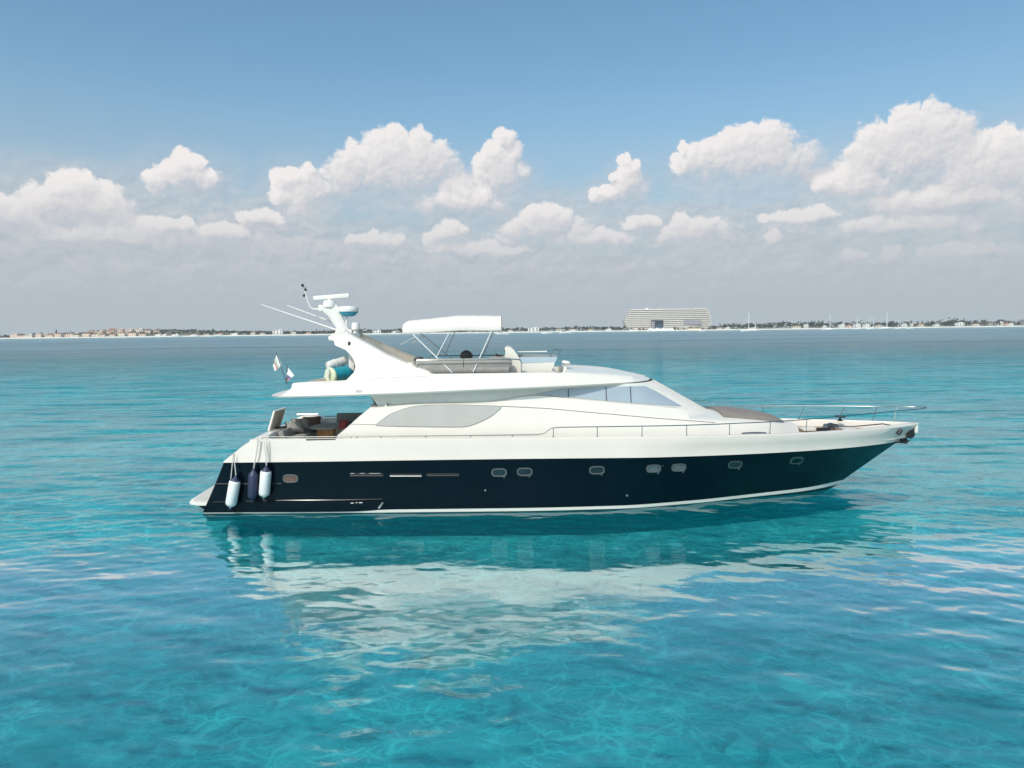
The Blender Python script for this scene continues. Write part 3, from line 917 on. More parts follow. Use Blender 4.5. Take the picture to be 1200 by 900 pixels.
def up_y(x, z):
    # half beam of the upper house at x, z
    best = None
    for i in range(len(rb) - 1):
        za, zb_ = ZB(rb[i].x), ZT(rt[i].x); s = min(1, max(0, (z - za) / (zb_ - za)))
        xa = uh(i, s)[0]; xb = uh(i + 1, s)[0]
        if xa <= x <= xb and xb > xa:
            f = (x - xa) / (xb - xa); return uh(i, s)[1] * (1 - f) + uh(i + 1, s)[1] * f
    return 1.9
def on_upper(px, py, off=0.0):
    h = 1.9
    for _ in range(6):
        x, z = at(px, py, YC - h); h = up_y(x, z)
    return Vector((x, YC - h - off, z))
pw = [(628, 461.2), (640, 458.8), (652, 457), (665, 455.4), (690, 454.2), (710, 453.6), (740, 452.6), (756, 452.4), (768, 458), (782, 466), (799, 475.8), (770, 474.2), (741, 472), (710, 469.2), (690, 467.3), (666, 465), (645, 463)]
win2 = patch(pw, on_upper, 'pilothouse_window', 'pilothouse_screen', yacht, rim=None, off=0.02)
mirror_obj.append(win2)
for pts in ([(666, 455.4), (666, 464.9)], [(710, 453.6), (710.6, 469.2)], [(738.5, 452.8), (739.5, 471.8)]):
    mb = MB(); mb.tube([on_upper(pts[0][0], pts[0][1], 0.026), on_upper((pts[0][0] + pts[1][0]) / 2, (pts[0][1] + pts[1][1]) / 2, 0.026), on_upper(pts[1][0], pts[1][1], 0.026)], 0.016, 6)
    mirror_obj.append(mb.build('mullion', 'dark_grey', win2))
# white sill band below the pilothouse window: the shoulder of the deckhouse is white and stays in the sun
mb = MB()
secs = []
for px in range(436, 806, 8):
    yt = hermite(px, [(430, 478), (470, 474.6), (520, 472.2), (570, 470.2), (628, 462.4), (666, 466), (710, 470.2), (741, 473), (806, 478)])
    a = on_upper(px, yt, 0.03)
    x, z = a.x, a.z
    zt = Z_TOP(x)
    secs.append([Vector((x, YC - house_y(x, zt) + 0.01, zt - 0.02)), Vector((x, a.y + (YC - house_y(x, zt) - a.y) * 0.5, max(z - 0.03, zt + (z - zt) * 0.75))), Vector((x, a.y - 0.0, z)), Vector((x, a.y + 0.06, z + 0.01))])
mb.loft(secs); mb.loft([mirror(s) for s in secs])
mb.build('house_shoulder', 'white_gelcoat', yacht, smooth=50)

# far-side copies of the windows
def mirror_copy(o, parent):
    me = o.data.copy()
    for v in me.vertices: v.co.y = -v.co.y
    me.flip_normals()
    c = bpy.data.objects.new(o.name.split('.')[0], me); COL.objects.link(c); c.parent = parent
    ORIGIN[c.name] = ORIGIN[o.name]
    return c
for o in list(mirror_obj):
    if o.parent == yacht:
        c = mirror_copy(o, yacht)
        for ch in list(o.children): mirror_copy(ch, c)

# ---------------------------------------------------------------- flybridge
FO = [(-8.55, 0.0), (-8.52, 0.8), (-8.45, 1.5), (-8.28, 2.08), (-7.95, 2.36), (-7.3, 2.46), (-5, 2.50), (-2, 2.52), (0.5, 2.48), (2.0, 2.30), (3.2, 2.02), (4.0, 1.76), (4.46, 1.52), (4.78, 1.17), (4.98, 0.77), (5.08, 0.37), (5.11, 0.0)]
fo = resample(FO, 90)
FZB = lvl([(-8.6, 3.90), (-5, 3.96), (0, 4.11), (3, 4.18), (4.2, 4.20), (5.12, 4.215)])
FZT = lvl([(-8.6, 3.955), (-8.3, 3.99), (-7.65, 4.36), (-7.2, 4.42), (-6, 4.46), (-4.5, 4.55), (-2.6, 4.66), (0, 4.66), (1.9, 4.63), (3.2, 4.54), (4.2, 4.44), (5.12, 4.33)])
FIN = lvl([(-8.6, 0.62), (-8.0, 0.45), (-7, 0.22), (-5, 0.16), (0, 0.16), (2, 0.2), (4, 0.28), (5.2, 0.10)])
def shrink(p, d):
    # move an outline point towards the middle of the plan
    c = Vector((-1.5, 0)); v = Vector((p.x, p.y)) - c
    nx = p.x + (d * 0.9 if p.x < -7.6 else (-d * 0.9 if p.x > 4.3 else 0))
    ny = max(0.0, p.y - d) if p.y > 0.01 else 0.0
    return nx, ny
def fly_ring(d, zf):
    return [(shrink(p, d)[0], shrink(p, d)[1], zf(p.x)) for p in fo]
def ring3(r, sgn): return [(x, YC + sgn * y, z) for x, y, z in r]
def fin_ring(zf, k=1.0, extra=0.0):
    return [(shrink(p, FIN(p.x) * k + extra)[0], shrink(p, FIN(p.x) * k + extra)[1], zf(p.x)) for p in fo]
rings = [fly_ring(0.5, lambda x: FZB(x) + 0.03), fly_ring(0.03, lambda x: FZB(x)), fly_ring(0.0, lambda x: FZB(x) + 0.05),
         fin_ring(lambda x: FZB(x) + 0.05 + (FZT(x) - FZB(x) - 0.05) * 0.55, 0.42), fin_ring(lambda x: FZT(x) - 0.02, 0.95), fin_ring(FZT, 1.0, 0.03)]
mb = MB()
for sg in (-1, 1): mb.loft([ring3(r, sg) for r in rings])
# underside
mb.loft([[(x, YC - y, z), (x, YC, z + 0.01), (x, YC + y, z)] for x, y, z in fly_ring(0.5, lambda x: FZB(x) + 0.03)])
# inner face of the coaming down to the flybridge floor (aft of the brow)
ins = [fin_ring(FZT, 1.0, 0.03), fin_ring(FZT, 1.0, 0.12), fin_ring(lambda x: 4.2, 1.0, 0.16)]
idx = [i for i, p in enumerate(fo) if p.x < 2.0]
for sg in (-1, 1): mb.loft([[ring3(r, sg)[i] for i in idx] for r in ins])
# crowned brow in front
bidx = [i for i, p in enumerate(fo) if p.x >= 1.85]
fr = fin_ring(FZT, 1.0, 0.03)
CZ = lvl([(1.5, 4.80), (2.1, 4.79), (3.4, 4.70), (4.4, 4.50), (5.12, 4.335)])
mb.loft([[(fr[i][0], YC + fr[i][1] * k / 8, fr[i][2] + (max(fr[i][2], CZ(fr[i][0])) - fr[i][2]) * (1 - abs(k / 8) ** 2.2)) for k in range(-8, 9)] for i in bidx])
i = bidx[0]
mb.add([(fr[i][0], YC + fr[i][1] * k / 8, fr[i][2] + (max(fr[i][2], CZ(fr[i][0])) - fr[i][2]) * (1 - abs(k / 8) ** 2.2)) for k in range(-8, 9)] + [(fr[i][0], YC + fr[i][1], 4.1), (fr[i][0], YC - fr[i][1], 4.1)], [tuple(range(19))])
fly = mb.build('flybridge', 'white_gelcoat', yacht, smooth=38)
mb = MB()
mb.loft([[(x, YC - y, z), (x, YC, z + 0.02), (x, YC + y, z)] for i, (x, y, z) in enumerate(fin_ring(lambda x: 4.21 if x > -7 else FZT(x) - 0.08, 1.0, 0.15)) if fo[i].x < 1.95])
mb.build('flybridge_floor', 'pale_teak', yacht)
def fly_pt(px, py, off=0.0):
    # point on the outer face of the flybridge moulding
    h = 2.45
    for _ in range(5):
        x, z = at(px, py, YC - h)
        k = min(range(len(fo)), key=lambda j: abs(fo[j].x - x)); zz = (z - FZB(x) - 0.05) / max(0.05, FZT(x) - FZB(x) - 0.05)
        h = fo[k].y - FIN(x) * (0.42 * min(1, max(0, zz) / 0.55) + 0.53 * max(0, (zz - 0.55) / 0.45))
    return Vector((x, YC - h - off, z))
seam([(378, 448.2), (405, 446.8), (457, 442.8), (508, 440)], lambda a, b: fly_pt(a, b, 0.002), 'moulding_seam', fly, 0.010, 'cream_gelcoat')
c = fly_pt(420.5, 459, 0.006); mb = MB(); mb.box((c.x, c.y + 0.012, c.z), (0.22, 0.02, 0.16))
for k in range(5): mb.box((c.x, c.y, c.z + (k - 2) * 0.028), (0.20, 0.02, 0.017))
mb.build('louvre', 'pale_plastic', fly, smooth=0)
for px in (510.5, 529.5, 554):
    c = fly_pt(px, 437.6, 0.0); MB().box((c.x, c.y + 0.06, c.z), (0.13, 0.05, 0.05), bev=0.01).build('rail_foot', 'chrome', fly)

# ---------------------------------------------------------------- radar arch
def arch_half(py): return hermite(py, [(388, 0.95), (400, 1.30), (420, 1.85), (441, 2.18), (450, 2.25)])
leg_ol = [(405.5, 446), (414.5, 437), (416.8, 430), (414.5, 421.5), (410.5, 415.5), (405, 410), (397, 406.6), (392.4, 404.5), (391.5, 400), (386.7, 397), (386.5, 394), (391, 391.5), (398, 389.6), (407, 389.3), (412, 393.8), (433, 405), (453, 416.4), (470, 423.6), (487, 430.3), (500, 435), (511, 441), (480, 443.5), (440, 446)]
o1 = [near(x, y, arch_half(y)) for x, y in leg_ol]
o2 = [Vector((p.x, p.y + 0.20, p.z + 0.05)) for p in o1]
arch_m = MB()
arch_m.slab(o1, o2); arch_m.slab(mirror(o1), mirror(o2))
# cross beam between the tops
za = near(390, 397, 0.95).z; zb_ = near(400, 389.4, 0.95).z
x0, x1 = near(388, 394, 0.95).x, near(411, 393, 0.95).x
arch_m.loft([[(x0, YC + v, za + 0.02), (x0 + 0.06, YC + v, zb_ - 0.04), (x0 + 0.3, YC + v, zb_ + 0.01), (x1 - 0.05, YC + v, zb_ - 0.03), (x1 + 0.02, YC + v, zb_ - 0.18), (x0 + 0.25, YC + v, za - 0.04)] for v in (-1.1, -0.6, 0, 0.6, 1.1)], True, True, True)
arch = arch_m.build('radar_arch', 'white_gelcoat', yacht, smooth=40)
# beige lining on the inner faces
for sg in (-1, 1):
    q = [Vector((p.x, p.y + 0.206, p.z + 0.05)) for p in [near(x, y, arch_half(y)) for x, y in [(414, 398.5), (433, 408.5), (453, 420), (470, 427), (488, 434), (480, 440), (440, 442), (424, 432), (417, 415), (409, 404)]]]
    if sg > 0: q = mirror(q)
    q2 = [(p[0], p[1] + (0.02 if sg < 0 else -0.02), p[2]) for p in q]
    MB().slab(q, q2).build('arch_lining', 'lining_gelcoat', arch)
    mb = MB(); c = Vector(q[4]) + Vector((-0.25, -0.03 if sg > 0 else 0.03, 0.12))
    mb.lathe([(0.10, -0.01), (0.10, 0.02), (0.07, 0.035), (0.06, 0.02)], c, (0, -sg, 0), 16); mb.build('speaker', 'pale_plastic', arch)
c = near(409.3, 403, 1.38); mb = MB(); mb.box((c.x, c.y - 0.02, c.z), (0.08, 0.10, 0.17), bev=0.03)
mb.build('side_light', 'black_plastic', arch)
mb = MB(); c = near(389.5, 396.5, 0.85); mb.lathe([(0.02, 0), (0.10, 0.02), (0.13, 0.10), (0.10, 0.18), (0.02, 0.2)], c - Vector((0, 0.12, 0.1)), (0, 0, 1), 14); mb.build('deck_light', 'radar_white', arch)
mb = MB(); c = near(398, 404.5, 1.2); mb.box((c.x, c.y - 0.03, c.z), (0.20, 0.10, 0.10), bev=0.03)
mb.build('deck_light', 'radar_white', arch)

# mast with its instruments, on the centre line
def cl(px, py, half=0.0): return near(px, py, half)
mb = MB()
m_l = [cl(393, 391), cl(394.5, 384), cl(389, 376.5), cl(384.5, 369.5), cl(378.6, 364.3), cl(378.2, 358)]
m_r = [cl(413, 391), cl(406, 381.5), cl(402.5, 374), cl(399.5, 366), cl(397, 359.5), cl(393.5, 355.5)]
secs = []
for a, b in zip(m_l, m_r):
    w = 0.16
    secs.append([a + Vector((0, -w * 0.5, 0)), a.lerp(b, 0.3) + Vector((0, -w, 0)), a.lerp(b, 0.7) + Vector((0, -w, 0)), b + Vector((0, -w * 0.5, 0)), b + Vector((0, w * 0.5, 0)), a.lerp(b, 0.7) + Vector((0, w, 0)), a.lerp(b, 0.3) + Vector((0, w, 0)), a + Vector((0, w * 0.5, 0))])
mb.loft(secs, True, True, True)
mast = mb.build('radar_mast', 'radar_white', yacht, smooth=50)
mb = MB(); c = cl(386.5, 360.5); mb.lathe([(0.17, 0), (0.24, 0.02), (0.25, 0.16), (0.2, 0.26), (0.07, 0.28), (0.07, 0.36)], c, (0, 0, 1), 18)
mb.build('scanner_motor', 'radar_white', mast)
a, b = cl(367.3, 349.6), cl(409.8, 346.2); mb = MB()
d = (b - a); mid = (a + b) / 2
mb.box(mid, (d.length, 0.16, 0.17), bev=0.05, tilt=('Y', -math.atan2(d.z, d.x)))
mb.build('scanner_bar', 'radar_white', mast)
# second, flat radome on a post
c = cl(408.4, 368.6); mb = MB(); mb.lathe([(0.22, 0.02), (0.33, 0.06), (0.37, 0.12), (0.37, 0.22), (0.33, 0.29), (0.02, 0.32)], c, (0, 0, 1), 22)
dome = mb.build('radome', 'radar_white', mast)
mb = MB(); mb.lathe([(0.14, -0.07), (0.22, -0.05), (0.345, 0.075), (0.36, 0.10)], c, (0, 0, 1), 22); mb.build('radome_base', 'radar_shade_teal', dome)
mb = MB(); mb.tube([cl(406, 370.5), cl(406, 390)], 0.045, 10); mb.build('radome_post', 'radar_white', dome)
c = cl(417, 387.5); mb = MB(); mb.lathe([(0.09, -0.12), (0.10, 0), (0.15, 0.04), (0.16, 0.2), (0.13, 0.29), (0.02, 0.31)], c, (0, 0, 1), 16); mb.build('satellite_dome', 'radar_white', mast)
for px, py, s in ((411, 388, 0.1), (403, 388, 0.12), (397, 389, 0.1)):
    c = cl(px, py, 0.3); MB().box(c, (s, s, s * 1.3), bev=0.02).build('horn', 'radar_white', mast)
# bent pipe with wind instruments
mb = MB(); mb.tube([cl(377, 362.4), cl(370, 362.4), cl(366.5, 362.0), cl(363.6, 360), cl(361.5, 354.5), cl(359.5, 347.5), cl(357.3, 340)], 0.032, 8)
pipe = mb.build('instrument_pipe', 'pale_plastic', mast)
mb = MB()
for px, py, r in ((354.5, 334.3, 0.06), (358, 339.8, 0.055), (356.1, 346.4, 0.05)):
    c = cl(px, py); mb.lathe([(0.01, -r), (r * 0.8, -r * 0.5), (r, 0), (r * 0.8, r * 0.5), (0.01, r)], c, (0, 0, 1), 10)
mb.tube([cl(358, 340), cl(354.5, 334.3)], 0.012, 5); mb.tube([cl(358, 343), cl(356.1, 346)], 0.012, 5); mb.tube([cl(358, 340), cl(358.6, 336)], 0.012, 5)
mb.build('wind_sensor', 'black_plastic', pipe)
c = cl(376, 361); mb = MB(); mb.box(c, (0.16, 0.16, 0.24), bev=0.04); mb.build('pipe_clamp', 'radar_white', pipe)
# two long whip aerials, laid back
for pts, h in ((((394, 386.5), (306, 357)), 0.6), (((392, 378.5), (336.6, 358)), -0.4)):
    mb = MB(); a, b = cl(pts[0][0], pts[0][1], h), cl(pts[1][0], pts[1][1], h)
    mb.tube([a.lerp(b, k / 8) for k in range(9)], 0.034, 7, r1=0.018); mb.build('whip_aerial', 'radar_white', mast)

# ---------------------------------------------------------------- bimini
def bim(px): # top line and lower edge in the photograph, near side
    return (hermite(px, [(473, 377.5), (478, 375.6), (505, 373), (540, 369.6), (560, 369.6), (588, 370)]), hermite(px, [(473, 390.6), (490, 390), (510, 388.9), (530, 387.6), (545, 387), (580, 387.3), (588, 386.8)]))
mb = MB(); secs = []
for k in range(25):
    px = 473 + (587.5 - 473) * k / 24
    yt, yb = bim(px)
    x, ztop = at(px, yt, YC - 0.55); _, zb_ = at(px, yb, YC - 1.25)
    H = ztop - zb_
    e = 1.0
    if k == 0: e = 0.93
    half = [(1.25, zb_), (1.27, zb_ + H * 0.25 * e), (1.22, zb_ + H * 0.55 * e), (1.05, zb_ + H * 0.82 * e), (0.75, zb_ + H * 0.96 * e), (0.4, zb_ + H * 1.0 * e)]
    x = near(px, yb, 1.0).x
    sag = 0.004 * math.sin(k * 1.6)
    secs.append([(x, YC - h, z + (sag if j > 2 else 0)) for j, (h, z) in enumerate(half)] + [(x, YC + h, z + (sag if j < 3 else 0)) for j, (h, z) in enumerate(half[::-1])])
mb.loft(secs)
# cloth closes the aft end
mb.add(secs[0], [tuple(range(12))])
# a second skin inside gives it thickness
mb.loft([[(p[0], YC + (p[1] - YC) * 0.985, p[2] - 0.015) for p in s] for s in secs])
bimini = empty('bimini', (0, YC, 0), 'x', 'x'); del bimini['label']; del bimini['category']; bimini.parent = yacht; bimini.location = (0, 0, 0)
ORIGIN['bimini'] = Vector((0, YC, 0))
mb.build('canopy', 'white_canvas', bimini, smooth=60)
for (p, q, h0, h1) in (((483, 391), (530, 436.5), 1.2, 2.15), ((527.5, 388), (511, 419.5), 1.2, 1.6), ((576, 388.5), (554.5, 436), 1.2, 2.15)):
    for sg in (-1, 1):
        a, b = near(p[0], p[1], h0), near(q[0], q[1], h1)
        pts = [a.lerp(b, t) for t in (0, 0.33, 0.66, 1)]
        if sg > 0: pts = mirror(pts)
        MB().tube(pts, 0.021, 8).build('bow_tube', 'pale_alloy', bimini)
for sg in (-1, 1):
    pts = [near(487, 394.5, 1.2), near(469, 404, 1.5)]
    if sg > 0: pts = mirror(pts)
    MB().tube(pts, 0.014, 6).build('strut', 'pale_alloy', bimini)

# ---------------------------------------------------------------- flybridge seats, helm and wind deflector
mb = MB()
x0, x1 = near(488, 427, 1.7).x, near(600, 425, 1.7).x
zc = near(540, 426, 1.75).z
prof = [(0.0, -0.19), (-0.10, -0.17), (-0.13, -0.05), (-0.12, 0.10), (-0.05, 0.18), (0.06, 0.18), (0.12, 0.08), (0.12, -0.12)]
mb.loft([[(x, YC - 1.85 + a * (0.6 if e else 1), zc + b * (0.7 if e else 1)) for a, b in prof] for x, e in ((x0, 1), (x0 + 0.06, 0), ((x0 + x1) / 2 - 0.02, 0), ((x0 + x1) / 2, 1), ((x0 + x1) / 2 + 0.02, 0), (x1 - 0.06, 0), (x1, 1))], True, True, True)
fs = mb.build('flybridge_settee', 'light_grey_fabric', yacht, smooth=45)
mb = MB(); zl = near(540, 433.5, 1.85).z
mb.loft([[(x, YC - 1.95 + a, zl + b * 0.55) for a, b in prof] for x in (x0 + 0.5, x0 + 0.6, x1 - 0.4, x1 - 0.1)], True, True, True)
mb.build('lower_roll', 'grey_fabric', fs)
mb = MB(); mb.box(((x0 + x1) / 2 + 0.3, YC + 1.55, 4.72), (2.4, 0.55, 0.5), bev=0.08)
mb.build('far_settee', 'light_grey_fabric', yacht)
# chrome rail over the settee
pth = [near(486, 428, 2.1), near(486.5, 423.5, 2.1), near(489, 422.2, 2.1), near(520, 422, 2.1), near(560, 421.4, 2.1), near(605, 421, 2.1), near(609.5, 421.6, 2.1), near(611, 424, 2.1), near(611, 437, 2.2)]
fr_ = MB().tube(pth, 0.021, 8).build('flybridge_rail', 'chrome', yacht)
MB().tube(mirror(pth), 0.021, 8).build('flybridge_rail', 'chrome', yacht)
# helm seat and far headrest
c = near(546.5, 418, -0.2); mb = MB()
mb.loft([[(c.x + math.cos(a) * r, c.y + math.sin(a) * r * 0.8, c.z + h) for a in (2 * math.pi * j / 14 for j in range(14))] for r, h in ((0.20, -0.08), (0.25, 0.0), (0.24, 0.08), (0.17, 0.17), (0.09, 0.23), (0.03, 0.245))], True, True, True)
mb.lathe([(0.07, -0.6), (0.06, -0.05)], c, (0, 0, 1), 8)
mb.build('helm_seat', 'dark_grey', yacht)
c = near(466.5 + 30, 419.5, 1.3); mb = MB(); mb.lathe([(0.02, -0.1), (0.16, -0.08), (0.2, 0), (0.13, 0.09), (0.02, 0.12)], near(491, 421.5, 1.2), (0, 0, 1), 12); mb.build('headrest', 'dark_grey', yacht)
# console: a white fin with a slanted front
mb = MB()
ol = [near(x, y, 1.0) for x, y in [(590.5, 421), (592.5, 413), (591.5, 407.5), (593.5, 405.8), (597.5, 406.3), (602, 410), (606, 415.5), (609.5, 421), (610.5, 428), (611, 437), (597, 437), (599, 424)]]
mb.slab([p + Vector((0, -0.55, 0)) for p in ol], [p + Vector((0, 2.2, 0)) for p in ol])
cons = mb.build('helm_console', 'white_gelcoat', yacht, smooth=40)
mb = MB(); c = near(582.5, 416, 0.6)
mb.box((c.x, c.y, c.z), (0.13, 0.1, 0.09), bev=0.03, tilt=('Y', 0.5)); mb.box((c.x + 0.10, c.y, c.z - 0.04), (0.18, 0.1, 0.10), bev=0.03)
mb.build('throttle', 'black_plastic', cons)
c = near(592, 410, 0.55); MB().box(c, (0.05, 0.3, 0.12), bev=0.01).build('instrument', 'black_plastic', cons)
c = near(563.5, 415.6, 0.6); MB().box(c, (0.10, 0.12, 0.07), bev=0.02).build('speaker', 'black_plastic', cons)
c = near(584, 419, 0.9); MB().box((c.x, c.y, c.z - 0.03), (0.62, 1.5, 0.12), bev=0.04).build('helm_dash', 'light_grey_fabric', cons)
# low screen forward of the console
mb = MB()
a0, a1 = near(609, 418.5, 1.6), near(652, 418.3, 1.3); b0, b1 = near(611, 425.5, 1.75), near(651, 424, 1.45)
sc = [[a0, a1], [b0, b1]]
mb.slab([a0, a1, b1, b0], [p + Vector((0, 0.025, 0)) for p in (a0, a1, b1, b0)])
q = [(p[0], p[1], p[2]) for p in mirror([a0, a1, b1, b0])]
mb.slab(q, [(p[0], p[1] - 0.025, p[2]) for p in q])
q = [a1, Vector((a1.x + 0.12, YC, a1.z)), Vector((b1.x + 0.12, YC, b1.z)), b1]; mb.slab(q, [p + Vector((0.02, 0, 0)) for p in q])
q = mirror(q); mb.slab(q, [(p[0] + 0.02, p[1], p[2]) for p in q])
defl = mb.build('wind_deflector', 'perspex', yacht)
mb = MB(); mb.tube([near(606, 412.3, -1.6), near(625, 412.2, -1.6), near(641, 412, -1.5)], 0.03, 6); mb.build('deflector_cap', 'radar_white', defl)
mb = MB()
for h in (0.4, -0.5):
    mb.tube([near(644, 419, h), near(648.5, 409.5, h), near(656.8, 410.3, h), near(653.5, 418, h)], 0.016, 6)
mb.tube([near(648.5, 409.5, 0.4), near(648.5, 409.5, -0.5)], 0.016, 6); mb.tube([near(656.8, 410.3, 0.4), near(656.8, 410.3, -0.5)], 0.016, 6)
mb.build('grab_frame', 'chrome', defl)
mb = MB(); ol = [(611, 426), (650, 424.5), (649, 430), (646, 434), (655, 437.5), (612, 437.8)]
ol = [near(x, y, 1.72) for x, y in ol]; mb.slab(ol, [Vector((p.x, 2 * YC - p.y, p.z)) for p in ol]); mb.build('deflector_base', 'white_gelcoat', defl)
mb = MB(); c = near(662, 436, 1.4)
mb.lathe([(0.11, -0.05), (0.07, 0.06), (0.05, 0.20), (0.09, 0.26), (0.17, 0.33), (0.12, 0.40), (0.02, 0.41)], c, (0.12, 0, 1), 14); mb.build('searchlight', 'radar_white', yacht)

# ---------------------------------------------------------------- foredeck: sunpad, hatch, windlass, anchor, rails
def roof_z(x, y):
    s = min(1, abs(y) / max(0.1, W_TOP(x) - 0.05)); return Z_TOP(x) + 0.02 + min(0.20, 0.16 * W_TOP(x)) * (1 - s * s)
mb = MB(); secs = []
for k in range(17):
    x = 7.55 + (10.0 - 7.55) * k / 16
    w = hermite(x, [(7.5, 1.25), (8.5, 1.15), (9.5, 0.9), (10.0, 0.62)])
    th = 0.10 * min(1, math.sqrt(max(0.02, min(k, 16 - k) / 2)))
    secs.append([(x, YC + w * v / 8, roof_z(x, w * v / 8) - (0.02 if abs(v) == 8 else 0) + (0.2 - 0.2 * (k / 16)) * 0.34 + (th * 0.7 if abs(v) < 8 else 0.0) + 0.008 * math.sin(v * 2.0)) for v in range(-8, 9)])
mb.loft(secs)
mb.loft([[s[0] for s in secs], [(s[0][0], s[0][1], s[0][2] - 0.14) for s in secs]]); mb.loft([[s[-1] for s in secs], [(s[-1][0], s[-1][1], s[-1][2] - 0.14) for s in secs]])
mb.loft([secs[0], [(p[0], p[1], p[2] - 0.2) for p in secs[0]]]); mb.loft([secs[-1], [(p[0], p[1], p[2] - 0.1) for p in secs[-1]]])
pad = mb.build('sunpad', 'taupe_canvas', yacht, smooth=50)
# bow fittings in the teak well
zf = 2.24
mb = MB(); c = (11.9, YC - 0.1, zf)
mb.lathe([(0.14, 0), (0.15, 0.10), (0.09, 0.14), (0.09, 0.22), (0.13, 0.25), (0.02, 0.28)], c, (0, 0, 1), 14)
mb.lathe([(0.07, -0.22), (0.09, 0.0), (0.07, 0.22)], (11.75, YC - 0.1, zf + 0.12), (0, 1, 0), 12); mb.build('windlass', 'chrome', yacht)
mb = MB(); mb.box((11.1, YC, zf + 0.05), (0.6, 0.6, 0.10), bev=0.03); mb.build('deck_hatch', 'cream_gelcoat', yacht); mb = MB(); mb.box((12.6, YC, zf + 0.03), (0.5, 0.5, 0.06), bev=0.02); mb.build('deck_hatch', 'cream_gelcoat', yacht)
mb = MB(); mb.box((11.45, YC - 0.5, zf + 0.09), (0.5, 0.16, 0.12), bev=0.04); mb.build('chain_stopper', 'black_plastic', yacht); mb = MB(); mb.box((12.1, YC + 0.35, zf + 0.12), (0.45, 0.3, 0.10), bev=0.04); mb.build('chain_stopper', 'black_plastic', yacht)
mb = MB(); mb.tube([(11.9, YC - 0.1, zf + 0.14), (12.8, YC - 0.05, zf + 0.12), (13.9, YC, zf + 0.2), (14.7, YC, 2.28)], 0.025, 6); mb.build('anchor_chain', 'chrome', yacht)
mb = MB(); mb.lathe([(0.10, 0), (0.10, 0.03), (0.03, 0.06), (0.03, 0.12), (0.2, 0.14), (0.2, 0.2), (0.03, 0.21)], (12.55, YC + 0.55, zf + 0.26), (0, 0, 1), 14); mb.build('bow_light', 'black_plastic', yacht)
for v in (-1, 1):
    mb = MB(); p = near(884, 508, 2.38)
    for dx in (-0.11, 0.11): mb.lathe([(0.035, -0.16), (0.03, 0)], (p.x + dx, YC + v * 2.36, p.z - 0.02), (0, 0, 1), 8)
    mb.tube([(p.x - 0.42, YC + v * 2.36, p.z), (p.x - 0.2, YC + v * 2.36, p.z + 0.02), (p.x + 0.2, YC + v * 2.36, p.z + 0.02), (p.x + 0.42, YC + v * 2.36, p.z)], 0.03, 8); mb.build('mooring_cleat', 'chrome', yacht)
# anchor in its roller under the stem head
mb = MB()
mb.tube([(15.08, YC - 0.02, 2.22), (14.88, YC, 1.99), (14.62, YC, 1.77)], 0.045, 8)
an = mb.build('anchor', 'black_plastic', yacht)
mb = MB()
mb.loft([[(14.27, YC + v * 0.9, 1.73 + abs(v) * 0.1), (14.62, YC + v, 1.69 + abs(v) * 0.12), (14.90, YC + v * 0.6, 1.77 + abs(v) * 0.3), (14.62, YC + v, 1.75 + abs(v) * 0.12)] for v in (-0.34, -0.17, 0, 0.17, 0.34)], True, True, True)
mb.build('fluke', 'black_plastic', an)
mb = MB(); mb.lathe([(0.05, -0.1), (0.17, -0.09), (0.13, 0), (0.17, 0.09), (0.05, 0.1)], (14.90, YC, 2.05), (0, 1, 0), 12); mb.build('bow_roller', 'black_plastic', an)
mb = MB(); mb.box((15.12, YC, 2.27), (0.12, 0.20, 0.36), bev=0.03); mb.build('stem_plate', 'white_gelcoat', yacht)
for sg in (-1, 1):
    mb = MB(); x = 14.2; h = 0.52
    mb.lathe([(0.03, -0.12), (0.07, -0.1), (0.07, 0.1), (0.03, 0.12)], (x, YC + sg * (h + 0.10), 2.22), (0.55, 0, 0.8), 10); mb.build('fairlead', 'black_plastic', yacht)

# guard rails: near one traced, far one its mirror image, meeting in the pulpit
def rail_half(x): return max(0.0, hermite(x, B_SH) - 0.07) if x < 14.2 else hermite(x, [(14.2, 0.62), (14.8, 0.45), (15.3, 0.22), (15.5, 0.0)])
RZ = lvl([(-8.5, 2.585), (-8.2, 2.64), (-7, 2.63), (0.85, 2.62), (1.0, 2.64), (1.32, 2.84), (1.5, 2.86), (5, 2.86), (9, 2.90), (12, 2.97), (15.5, 3.04)])
def rail_pt(x, sg): return Vector((x, YC + sg * (rail_half(x) + (0.05 if x > 8 else 0)), RZ(x)))
xsr = [-8.45 + 0.25 * k for k in range(98)]
xsr = [x for x in xsr if x < 15.2] + [15.2, 15.35, 15.46, 15.5]
pth = [rail_pt(x, -1) for x in xsr] + [rail_pt(x, 1) for x in xsr[::-1][1:]]
rail = MB().tube(pth, 0.017, 8).build('guard_rail', 'chrome', yacht)
for sg in (-1, 1):
    for x in (1.36, 2.83, 4.33, 5.84, 7.33, 8.78, 10.15, 11.65, 13.0, 14.05, 14.7):
        if sg < 0 and x > 10.5 and x < 13.5: pass
        t = rail_pt(x, sg); b = Vector((x - (0.0 if x < 10.5 else 0.25 if x < 14 else 0.22), YC + sg * max(0.12, hermite(x, B_SH) - 0.08), hermite(x, Z_SH) + 0.0))
        if sg < 0 and x > 10.5: 
            continue
        mb = MB(); mb.tube([t, b], 0.014, 8); mb.lathe([(0.035, 0), (0.03, 0.03), (0.018, 0.04)], b, (0, 0, 1), 8); mb.build('stanchion', 'chrome', rail)
    for x in (-8.0, -6.1, -5.4, -5.2, -4.4, -2.9, -1.4, 0.0):
        t = rail_pt(x, sg); MB().tube([t, t - Vector((0, 0, 0.06))], 0.018, 6).build('stanchion', 'chrome', rail)
